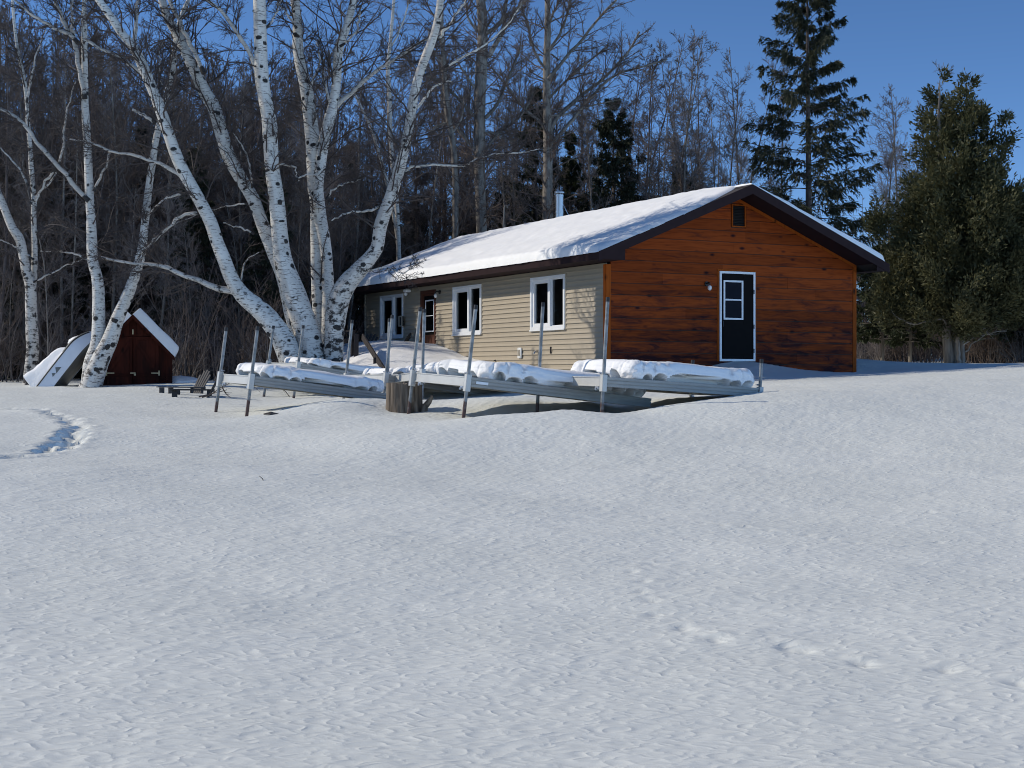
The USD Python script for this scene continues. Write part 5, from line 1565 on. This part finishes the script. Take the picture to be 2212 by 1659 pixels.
tree('poplar_tree', 'big bare grey poplar behind the cabin, left of the stovepipe', 'poplar', [extend(*p1, 2.5, seed=10)], [traced(l, 53, (.1, -.1, .1, -.1, .1, -.1, 0, .1, 0)[i], 14) for i, l in enumerate(pl1)], PM, 21, n1=22, len1=(1.6, 2.8), t_lo=.35, r1=.03)
p2 = traced([(1184, 600, 24), (1183, 467, 23), (1183, 383, 22), (1183, 317, 20), (1184, 283, 22), (1181, 217, 18), (1181, 133, 16), (1183, 67, 14), (1183, 0, 12)], 55, .02, 50)
pl2 = [W3([(1186, 292), (1204, 253), (1231, 227), (1264, 200), (1291, 180), (1341, 133), (1358, 110), (1380, 70)], 13, 5), W3([(1190, 310), (1238, 257), (1278, 207), (1324, 167), (1391, 143), (1440, 130)], 10, 4), W3([(1185, 172), (1191, 163), (1218, 130), (1258, 83), (1291, 43), (1331, 0), (1350, -25)], 11, 5), W3([(1180, 285), (1174, 273), (1138, 240), (1108, 203), (1071, 157), (1050, 140)], 11, 4),
       W3([(1186, 212), (1191, 207), (1231, 167), (1274, 130), (1311, 103)], 8, 4), W3([(1184, 110), (1215, 60), (1230, 10), (1235, -20)], 8, 5), W3([(1180, 150), (1150, 100), (1140, 50), (1120, 10)], 8, 4), W3([(1182, 60), (1200, 20), (1215, -20)], 7, 4), W3([(1190, 250), (1230, 245), (1290, 225), (1350, 215)], 6, 2)]
tree('poplar_tree', 'pale-barked bare poplar with wide upswept limbs, directly behind the stovepipe', 'poplar', [extend(*p2, 2.5, seed=11)], [traced(l, 55, (.1, -.1, .1, -.1, .1, -.1, 0, .1, 0)[i], 14) for i, l in enumerate(pl2)], PM, 22, n1=22, len1=(1.6, 3.0), t_lo=.4, r1=.03)
p3 = traced([(985, 600, 14), (984, 520, 13), (984, 433, 13), (981, 333, 13), (968, 250, 13), (961, 183, 11), (958, 133, 10), (954, 67, 9), (954, 0, 8)], 52, .0, 50)
tree('poplar_tree', 'thin crooked bare poplar left of the big grey one behind the roof', 'poplar', [extend(*p3, 2.0, seed=12)], [traced(l, 52, .05, 12) for l in (W3([(975, 290), (1000, 240), (1003, 210)], 7, 3), W3([(970, 265), (940, 275), (925, 300)], 6, 3), W3([(958, 140), (935, 105), (925, 60)], 6, 3))], PM, 23, n1=18, len1=(1.2, 2.2), t_lo=.4)


# ------------------------------------------------------------------ conifers
def cards(p, d, L, w, g, sag=0.0):
    """Small pointed blades at p along d."""
    n_ = len(p)
    q_ = g.normal(size=(n_, 3))
    s_ = np.cross(d, q_)
    s_ /= np.linalg.norm(s_, axis=1, keepdims=True) + 1e-9
    L = np.broadcast_to(L, (n_,))[:, None]
    w = np.broadcast_to(w, (n_,))[:, None]
    tip = p + d * L
    tip[:, 2] -= (sag * L)[:, 0]
    mid = p + d * L * .45
    v_ = np.stack([p, mid + s_ * w, tip, mid - s_ * w], 1).reshape(-1, 3)
    i_ = np.arange(n_)[:, None] * 4
    return v_, np.vstack([i_ + [0, 1, 2], i_ + [0, 2, 3]])


def conifer(H, nb, Lmax, g, t0=.06, droop=.25, shape=.8, nbl=22, ncard=5, cl=.2, cw=.035, gap=0.0, hang=0.1, layers=None, rtr=None):
    k = 7
    t = np.sort(g.uniform(t0, .985, nb)) if layers is None else np.clip(np.repeat(np.linspace(t0, .98, layers), nb // layers) + g.normal(size=nb // layers * layers) * .006, t0, .985)
    nb = len(t)
    az = np.arange(nb) * 2.399 + g.uniform(0, 6.28) + g.normal(size=nb) * .4
    L = Lmax * np.clip((1 - t), 0.03, 1) ** shape * g.uniform(.62, 1.15, nb) * (0.75 + .25 * np.clip((t - t0) / .12, 0, 1))
    el = 0.55 * t - droop * (1 - t) + g.normal(size=nb) * .08
    out = np.stack([np.cos(az), np.sin(az), 0 * az], 1)
    p = np.zeros((nb, 3))
    p[:, 2] = t * H
    pl = [p]
    for j in range(k - 1):
        e_ = el - .22 * math.sin(j / (k - 2) * math.pi) * (1 - t) + .32 * max(0, j - 3) / 3 * (1 - t)
        d = out * np.cos(e_)[:, None]
        d[:, 2] = np.sin(e_)
        pl.append(pl[-1] + d * (L / (k - 1))[:, None])
    B = np.stack(pl, 1)
    RB = (0.012 + .016 * (1 - t))[:, None] * np.linspace(1, .3, k)[None]
    nl = nbl
    C, RC = grow(B, RB, nl, .12 + gap, 1.0, .30, (.55, 1.15), 4, -hang, .1, g, .4, .003, .35)
    C[:, 1:, 2] = C[:, :1, 2] + (C[:, 1:, 2] - C[:, :1, 2]) * .55 - hang * .25 * np.linspace(0, 1, 3)[None]
    tt = g.uniform(.05, 1.0, (len(C), ncard))
    x = tt * 3
    i_ = np.clip(x.astype(int), 0, 2)
    fr = (x - i_)[..., None]
    mi = np.arange(len(C))[:, None]
    pp = (C[mi, i_] * (1 - fr) + C[mi, i_ + 1] * fr).reshape(-1, 3)
    dd = (C[mi, i_ + 1] - C[mi, i_]).reshape(-1, 3)
    dd /= np.linalg.norm(dd, axis=1, keepdims=True) + 1e-9
    dd = dd + g.normal(size=dd.shape) * .38
    dd /= np.linalg.norm(dd, axis=1, keepdims=True)
    Lc = cl * g.uniform(.6, 1.3, len(pp))
    fol = cards(pp, dd, Lc, cw * g.uniform(.7, 1.3, len(pp)), g, .12)
    rtr = rtr or H * .0105
    kk = np.linspace(0, 1, 14)
    trp = np.stack([.03 * np.sin(kk * 5), .03 * np.cos(kk * 4), kk * H], 1)
    trp[:, :2] -= trp[0, :2]
    trunk = tube(trp, rtr * (1 - kk) ** .85 + .01, 9)
    br = tubes(B, RB, 4)
    return trunk, br, fol


def conifer_thing(name, label, loc, geo, barkm, leafm, group=None, rotz=0.0, scale=None):
    t_ = thing(name, label, 'conifer', loc, group, rotz, scale)
    LOC[t_] = np.zeros(3)
    part(t_, 'trunk', geo[0], barkm, smooth=50)
    part(t_, 'branches', geo[1], barkm, kind='stuff')
    part(t_, 'needles', geo[2], leafm, kind='stuff')
    return t_


def place(u, Y, sink=.1):
    x = (u - CX) / FPX * Y
    return np.array([x, Y, gh(x, Y) - sink])


def height_for(u, vtop, Y, loc):
    return EYE + (HOR - vtop) / FPX * Y - loc[2]


g = np.random.default_rng(101)
l_ = place(1745, 54)
H_ = height_for(1745, -75, 54, l_)
conifer_thing('spruce_tree', 'very tall open spruce with layered drooping boughs, right of the cabin ridge', l_, conifer(H_, 140, 3.7, g, .12, .10, .52, 34, 15, .17, .021, .14, .30, 28, .17), 'forest_bark_look', 'spruce_leaf_look')
g = np.random.default_rng(102)
l_ = place(1158, 57.5)
conifer_thing('spruce_tree', 'dark spruce behind the pale poplar at the stovepipe', l_, conifer(height_for(1158, 185, 57.5, l_), 120, 2.7, g, .04, .2, .7, 24, 10, .19, .024, .05, .3), 'forest_bark_look', 'dark_spruce_leaf_look')
l_ = place(1326, 58)
conifer_thing('spruce_tree', 'dark ragged spruce behind the middle of the cabin roof', l_, conifer(height_for(1326, 212, 58, l_), 130, 2.35, g, .04, .22, .55, 24, 10, .19, .024, .05, .3), 'forest_bark_look', 'dark_spruce_leaf_look')
l_ = place(1232, 60)
conifer_thing('spruce_tree', 'narrow brownish spruce between two darker ones behind the roof', l_, conifer(height_for(1232, 272, 60, l_), 110, 1.6, g, .04, .2, .7, 22, 10, .19, .028, 0, .2), 'forest_bark_look', 'young_fir_leaf_look')

# cedar on the right: several leaders, flat sprays
g = np.random.default_rng(77)
CY = 41.0
cb_ = place(2052, CY)
ced = thing('cedar_tree', 'broad bushy cedar with several pointed tops right of the cabin', 'cedar', cb_)


def cedar_clumps(u, vtop, vbot, rbot, Y, nbr, g, pw=1.0):
    """Upswept boughs round one leader, each a string of flat leafy tufts, so that gaps and shoulders stay between them."""
    k = g.uniform(0.0, 1, nbr) ** .6
    v_ = vtop + (vbot - vtop) * k
    a = g.uniform(0, 2 * np.pi, nbr)
    R = rbot * k ** pw * g.uniform(.55, 1.28, nbr) * np.where(k > .9, 1 - (k - .9) * 3.5, 1) + .10
    x0 = (u - CX) / FPX * Y
    pos, dirs = [], []
    for i in range(nbr):
        nt = 3 + int(R[i] * 5.5)
        q = np.sqrt(np.linspace(.06, 1, nt))
        zc = EYE + (HOR - v_[i]) / FPX * Y
        c = np.stack([x0 + R[i] * q * np.cos(a[i]), Y + R[i] * q * np.sin(a[i]), zc + R[i] * (.55 * q ** 1.8 - .25)], 1) + g.normal(size=(nt, 3)) * .05
        per = 30
        sz = (.045 + .070 * q * min(1, k[i] * 2.5 + .2))[:, None, None]
        off = g.normal(size=(nt, per, 3)) * sz * [1, 1, 1.15]
        od = np.array([np.cos(a[i]), np.sin(a[i]), 1.0])
        d = (od * .7 + g.normal(size=(nt, per, 3)) * .55 + off / sz * .25).reshape(-1, 3)
        pos.append((c[:, None] + off).reshape(-1, 3))
        dirs.append(d / np.linalg.norm(d, axis=1, keepdims=True))
    return np.concatenate(pos), np.concatenate(dirs)


pos, dirs = [], []
for (u, vt, vb_, rb, n_) in [(2030, 152, 660, 1.55, 135), (2086, 150, 690, 1.60, 145), (2110, 225, 690, 1.95, 115), (2172, 252, 690, 1.5, 105), (1998, 290, 690, 1.25, 90), (1962, 420, 680, .85, 52), (1898, 425, 500, .26, 14), (1930, 520, 690, .55, 30), (2205, 420, 690, .9, 55), (2060, 430, 705, 2.0, 95)]:
    p_, d_ = cedar_clumps(u, vt, vb_, rb, CY + g.uniform(-.35, .35), n_, g)
    pos.append(p_)
    dirs.append(d_)
pos, dirs = np.concatenate(pos), np.concatenate(dirs)
part(ced, 'foliage', cards(pos, dirs, .150 * g.uniform(.6, 1.3, len(pos)), .024 * g.uniform(.7, 1.3, len(pos)), g, .05), 'cedar_leaf_look', kind='stuff')
limbs_c = []
for (pts_, Yc) in [([(2046, 800, 26), (2047, 760, 22), (2045, 700, 20), (2040, 640, 18), (2035, 500, 14), (2030, 300, 8), (2029, 180, 3)], CY), ([(2060, 800, 24), (2061, 760, 18), (2062, 700, 17), (2068, 620, 16), (2085, 450, 12), (2088, 180, 3)], CY + .15),
                   ([(2076, 800, 12), (2079, 740, 11), (2083, 690, 10), (2110, 560, 9), (2140, 380, 6), (2150, 260, 3)], CY - .1), ([(2072, 800, 9), (2070, 750, 8), (2074, 690, 7)], CY - .25)]:
    pl, r = traced(pts_, Yc, 0, 24, .01, 3)
    v_, f_ = tubes(pl[None], r[None], 10, True)
    c = np.repeat(pl, 10, 0)
    v_ = c + (v_ - c) * (1 + .5 * (meshkit.fbm(v_ * [7, 7, 1.2], 2, 6) - .5))[:, None]
    part(ced, 'trunk', (v_, f_), 'cedar_bark_look', smooth=60)
for i, l in enumerate([W3([(2042, 690), (2010, 692), (1975, 700), (1945, 690), (1925, 670)], 5, 2), W3([(2066, 690), (2090, 680), (2110, 655), (2125, 640)], 5, 2), W3([(2080, 745), (2120, 715), (2150, 690), (2190, 650), (2210, 640)], 4, 2), W3([(2082, 735), (2115, 725), (2160, 700), (2195, 690)], 4, 2), W3([(2042, 640), (2020, 620), (1990, 610)], 4, 2),
                       W3([(2044, 700), (2035, 670), (2040, 640), (2060, 615)], 4, 2), W3([(2085, 760), (2110, 735), (2140, 720), (2175, 715)], 4, 2), W3([(2050, 660), (2070, 640), (2100, 600), (2135, 560)], 4, 2), W3([(2082, 700), (2095, 660), (2118, 640), (2140, 600)], 4, 2)]):
    pl, r = traced(l, CY - .3, (-.25, .2, -.3, .1, -.4, -.5, -.3, -.6, -.5)[i], 12, .02, i)
    part(ced, 'branch', tubes(pl[None], r[None], 6, True), 'cedar_bark_look', smooth=60)
    C, RC = grow(smooth_line(pl, 8)[None], np.linspace(.02, .006, 8)[None], 12, .3, 1, .45, (.4, 1), 4, .02, .15, g, .5, .004)
    part(ced, 'twigs', tubes(C, RC, 4), 'cedar_bark_look', kind='stuff')
g = np.random.default_rng(78)
l_ = place(2222, 42.5)
conifer_thing('cedar_tree', 'dark green conifer cut by the right edge of the view', l_, conifer(height_for(2222, 470, 42.5, l_), 110, 1.5, g, .18, .1, .5, 22, 7, .2, .04), 'cedar_bark_look', 'spruce_leaf_look')
for (u, Y, vt, lab) in [(1965, 44.5, 545, 'young feathery fir left of the cedar trunk'), (1905, 45.5, 530, 'young fir close behind the right corner of the cabin')]:
    l_ = place(u, Y)
    conifer_thing('young_fir', lab, l_, conifer(height_for(u, vt, Y, l_), 80, 1.25, g, .22, .12, .45, 20, 7, .16, .03, 0, .08, None, .05), 'cedar_bark_look', 'young_fir_leaf_look')


# ------------------------------------------------------------------ the wood: leafless trees and dark conifers
def bare(H, g, n1=46, L1=.2, up=.10, ang=(.7, 1.15), n2=11, n3=9, t0=.18, rt=.085, wig=.02, r3=.006):
    k = 16
    kk = np.linspace(0, 1, k)
    tr = np.stack([np.cumsum(np.cumsum(g.normal(size=k)) * wig * H * .05), np.cumsum(np.cumsum(g.normal(size=k)) * wig * H * .05), kk * H], 1)
    tr -= tr[0]
    rr2 = rt * .72 * (1 - kk) ** .9 + .010
    B, RB = grow(tr[None], rr2[None], n1, t0, .985, L1 * H, ang, 7, up, .09, g, .34, .010, .55, True)
    RB = np.minimum(RB, .028)
    C, RC = grow(B, RB, n2, .12, .99, .46, (.4, 1.05), 5, up * .5, .20, g, .5, .0075)
    D, RD = grow(C, RC, n3, .1, .99, .55, (.35, 1.0), 3, .02, .24, g, .6, r3)
    m = MB().add(*tubes(C, RC, 3)).add(*tubes(D, RD, 3))
    return tube(tr, rr2, 8), tubes(B, RB, 4), m.mesh()


protos = []
specs = [dict(H=12, n1=44, L1=.30, ang=(.6, 1.2), up=.05, t0=.15, rt=.08, wig=.06), dict(H=12, n1=48, L1=.24, ang=(.7, 1.3), up=.04, t0=.08, rt=.06, wig=.08), dict(H=12, n1=52, L1=.13, ang=(1.0, 1.5), up=.03, t0=.15, rt=.075), dict(H=12, n1=44, L1=.20, ang=(.5, .9), up=.10, t0=.22, rt=.085), dict(H=12, n1=40, L1=.27, ang=(.5, 1.0), up=.10, t0=.28, rt=.10, wig=.035),
         dict(H=12, n1=56, L1=.12, ang=(.9, 1.4), up=.04, t0=.10, rt=.065), dict(H=12, n1=46, L1=.18, ang=(.4, .8), up=.08, t0=.12, rt=.07, wig=.03), dict(H=12, n1=50, L1=.16, ang=(.6, 1.1), up=.10, t0=.20, rt=.08)]
bare_geo = [bare(g=np.random.default_rng(200 + i), **s) for i, s in enumerate(specs)]
dark_geo = [conifer(12, 118, L, np.random.default_rng(300 + i), .03, .18, sh, 20, 8, .22, .030, .05, .3) for i, (L, sh) in enumerate([(2.5, .7), (2.0, .6), (2.9, .8)])]

VT = ([-200, 0, 90, 200, 330, 450, 600, 700, 820, 950, 1100, 1250, 1380, 1480, 1560, 1640, 1720, 1790], [0, 10, 30, 40, 70, 90, 110, 110, 100, 60, 80, 110, 90, 120, 150, 170, 330, 420])
first = {}
ng = np.random.default_rng(55)


def forest_tree(kind, i, u, Y, vtop, label, group, leafm=None):
    loc = place(u, Y)
    H = height_for(u, vtop, Y, loc)
    if H < 1.5:
        return
    s = H / 12.0
    wd = s * ng.uniform(.8, 1.15) if kind != 'dark' else s ** .7 * ng.uniform(.8, 1.2)
    rz = ng.uniform(0, 360)
    key = (kind, i)
    if key not in first:
        if kind == 'dark':
            first[key] = conifer_thing('dark_conifer', label, loc, dark_geo[i], 'forest_bark_look', 'dark_spruce_leaf_look', group, rz, (wd, wd, s))
        else:
            pale = kind == 'pale'
            t_ = thing('bare_tree', label, 'tree', loc, group, rz, (wd, wd, s))
            LOC[t_] = np.zeros(3)
            part(t_, 'trunk', bare_geo[i][0], 'poplar_look' if pale else 'forest_bark_look', smooth=50)
            part(t_, 'branches', bare_geo[i][1], 'pale_twig_look' if pale else 'forest_bark_look', kind='stuff')
            part(t_, 'twigs', bare_geo[i][2], 'pale_twig_look' if pale else 'forest_twig_look', kind='stuff')
            first[key] = t_
    else:
        dup(first[key], label, loc, rz, (wd, wd, s), group)


GL, GB = 'bare trees of the left wood', 'bare trees behind the cabin'


def zone(u):
    for lim, txt in ((90, 'at the far left edge of the wood, behind the grey-white birch'), (215, 'of the wood behind the tipped boat'), (330, 'of the wood above the red shed'), (450, 'of the wood just right of the red shed'), (560, 'seen left of the thickest birch trunk'),
                     (720, 'seen between the trunks of the big birch clump'), (860, 'behind the far end of the cabin roof'), (1000, 'behind the roof left of the big grey poplar'), (1110, 'behind the big grey poplar'), (1250, 'behind the stovepipe and pale poplar'), (1380, 'behind the dark spruces above the middle of the roof')):
        if u < lim:
            return txt
    return 'behind the upper roof, right of the dark spruces'


RIGHT = ('thin pale leafless tree against the sky right of the cabin ridge', 'pale bare trees by the tall spruce')
# left wood
for n_, (ulo, uhi, ylo, yhi) in [(74, (-160, 420, 41, 58)), (60, (380, 720, 44, 62)), (66, (-250, 720, 58, 78))]:
    for _ in range(n_):
        u, Y = ng.uniform(ulo, uhi), ng.uniform(ylo, yhi)
        vt = np.interp(u, *VT) + abs(ng.normal()) * 110 - 25
        if _ % 5 == 4:
            vt += 170
        forest_tree('bare', int(ng.choice(8, p=[.22, .18, .08, .12, .12, .08, .10, .10])), u, Y, vt, ('leafless brown tree ' + zone(u)), GL)
# behind the cabin
for n_, (ulo, uhi, ylo, yhi) in [(62, (724, 1560, 56, 70)), (30, (760, 1500, 70, 86))]:
    for _ in range(n_):
        u, Y = ng.uniform(ulo, uhi), ng.uniform(ylo, yhi)
        vt = np.interp(u, *VT) + abs(ng.normal()) * 110 - 10
        if _ % 3 == 2:
            vt += 150
        forest_tree('bare', int(ng.choice(8, p=[.18, .14, .10, .12, .14, .10, .12, .10])), u, Y, vt, ('leafless brown tree ' + zone(u)), GB)
for (u, Y, vt, i) in [(1483, 58, 72, 4), (1500, 60, 95, 1), (1520, 62, 110, 5), (1560, 60, 190, 3), (1585, 57, 165, 4), (1605, 56, 150, 1), (1618, 58, 105, 4), (1640, 56, 190, 5), (1665, 58, 215, 3), (1690, 57, 260, 2), (1540, 57, 240, 2), (1460, 60, 105, 1), (1430, 62, 120, 5), (1930, 60, 215, 4), (1950, 58, 150, 1), (1968, 60, 185, 4), (1905, 60, 330, 3), (1800, 62, 400, 5), (1830, 60, 430, 3), (1870, 62, 420, 2)]:
    forest_tree('pale', i, u, Y, vt, 'thin pale leafless tree ' + ('just right of the dark ragged spruce' if u < 1490 else 'above the right half of the cabin roof' if u < 1575 else 'right behind the cabin ridge' if u < 1645 else 'against the left boughs of the very tall spruce' if u < 1720 else 'low between the very tall spruce and the cedar' if u < 1890 else 'in the gap of sky left of the cedar'), RIGHT[1])
for (u, Y, vt, i, lab) in [(105, 39.5, 330, 1, 'thin pale sapling between the left-edge birch and the shed birch'), (268, 40, 400, 1, 'thin pale sapling rising behind the red shed'), (335, 41, 320, 4, 'slim pale tree just right of the red shed roof'), (410, 42, 430, 0, 'pale crooked sapling right of the red shed'),
                           (455, 41, 520, 1, 'low pale sapling left of the big birch foot'), (150, 42, 260, 5, 'slim grey tree left of the shed birch'), (22, 41, 480, 1, 'low pale sapling at the far left edge'), (515, 43, 340, 1, 'pale sapling seen left of the thickest birch trunk'), (630, 44, 330, 4, 'slim pale tree between the two tallest birch trunks')]:
    forest_tree('pale', i, u, Y, vt, lab, None)
for u in (48, 128, 232, 372, 520, 672, 745, 905, 1075, 1140, 1270, 1395):
    forest_tree('pale', int(ng.choice([5, 4, 7])), u + ng.uniform(-8, 8), ng.uniform(42, 47) if u < 700 else ng.uniform(55, 58), np.interp(u, *VT) + ng.uniform(20, 160), 'slim pale-trunked tree ' + zone(u), None)
DL = 'dark conifers of the left wood'
DB = 'dark conifers behind the cabin'
for _ in range(40):
    u, Y = ng.uniform(-180, 640), ng.uniform(43, 66)
    forest_tree('dark', int(ng.integers(0, 3)), u, Y, ng.uniform(260, 560) + max(0, u - 350) * .25, ('dark conifer ' + zone(u)), DL)
for _ in range(26):
    u, Y = ng.uniform(640, 1500), ng.uniform(56, 74)
    forest_tree('dark', int(ng.integers(0, 3)), u, Y, ng.uniform(390, 500) - 60 * (u > 1000) * ng.uniform(0, 1), ('low dark conifer ' + zone(u)), DB)
for _ in range(16):
    u, Y = ng.uniform(-400, 760), ng.uniform(70, 88)
    forest_tree('dark', int(ng.integers(0, 3)), u, Y, ng.uniform(300, 520), ('dark conifer ' + zone(u)), DL)
DR = ('dark conifer far beyond the cedar at the right', 'dark conifers beyond the cedar')
for (u, Y, vt) in [(1870, 70, 560), (1925, 72, 600), (1985, 70, 610), (2050, 74, 590), (2110, 70, 620), (2170, 72, 600), (2230, 70, 590), (2300, 68, 580), (1810, 72, 540)]:
    forest_tree('dark', int(ng.integers(0, 3)), u, Y, vt, *DR)


# brush and saplings that nobody could count
def shrub(g, H, n):
    az = g.uniform(0, 6.28, n)
    el = g.uniform(.9, 1.5, n)
    d = np.stack([np.cos(az) * np.cos(el), np.sin(az) * np.cos(el), np.sin(el)], 1)
    p = g.normal(size=(n, 3)) * [.3, .3, 0]
    L = H * g.uniform(.5, 1.1, n)
    pl = [p]
    for j in range(6):
        d = d + g.normal(size=d.shape) * .08
        d /= np.linalg.norm(d, axis=1, keepdims=True)
        pl.append(pl[-1] + d * (L / 6)[:, None])
    B = np.stack(pl, 1)
    RB = np.full(n, .013)[:, None] * np.linspace(1, .4, 7)[None]
    C, RC = grow(B, RB, 9, .15, .98, .38, (.4, 1.0), 4, .04, .15, g, .6, .0055)
    D, RD = grow(C, RC, 5, .1, .98, .45, (.4, .9), 3, .02, .18, g, .7, .0048)
    return MB().add(*tubes(B, RB, 4)).add(*tubes(C, RC, 3)).add(*tubes(D, RD, 3)).mesh()


pi = UsdGeom.PointInstancer.Define(stage, '/World/underbrush')
tag(pi.GetPrim(), 'tangle of bare brush and saplings along the foot of the wood', 'brush', None, 'stuff')
pr_ = []
for i, (H, n, mt) in enumerate([(2.6, 16, 'forest_twig_look'), (3.6, 12, 'forest_twig_look'), (1.6, 20, 'pale_twig_look')]):
    pth = f'/World/underbrush/shrub_{i:03d}' if i else '/World/underbrush/shrub'
    usdkit.mesh(stage, pth, shrub(np.random.default_rng(400 + i), H, n), '/World/Looks/' + mt)
    pr_.append(pth)
ip, ik, io, isc = [], [], [], []
for (n_, ulo, uhi, ylo, yhi) in [(120, -200, 700, 40, 62), (14, 380, 620, 37, 44), (60, 700, 1500, 54, 66), (110, 1855, 2300, 45, 62), (24, 2120, 2280, 42, 47)]:
    for _ in range(n_):
        u, Y = ng.uniform(ulo, uhi), ng.uniform(ylo, yhi)
        l_ = place(u, Y, .05)
        ip.append(l_)
        ik.append(int(ng.integers(0, 3)))
        a_ = ng.uniform(0, 2 * math.pi) / 2
        io.append(Gf.Quath(float(math.cos(a_)), 0, 0, float(math.sin(a_))))
        s_ = ng.uniform(.6, 1.25)
        isc.append((s_, s_, s_))
pi.CreatePrototypesRel().SetTargets([Sdf.Path(p) for p in pr_])
pi.CreatePositionsAttr(Vt.Vec3fArray.FromNumpy(np.array(ip, np.float32)))
pi.CreateProtoIndicesAttr(Vt.IntArray(ik))
pi.CreateOrientationsAttr(Vt.QuathArray(io))
pi.CreateScalesAttr(Vt.Vec3fArray.FromNumpy(np.array(isc, np.float32)))

# two thin wires crossing behind the tall spruce towards the right
for (va, vb2, lab) in [(446, 420, 'upper overhead wire between the cabin and the cedar'), (462, 447, 'lower overhead wire between the cabin and the cedar')]:
    A_, B_ = P(1745, va + 2, 52), P(2420, vb2, 43)
    q_ = np.linspace(0, 1, 20)[:, None]
    w_ = A_ * (1 - q_) + B_ * q_ - np.array([0, 0, .12]) * (4 * q_ * (1 - q_))
    single('overhead_wire', tube(w_, [.0035] * 20, 5), 'wire_look', lab, 'wire')
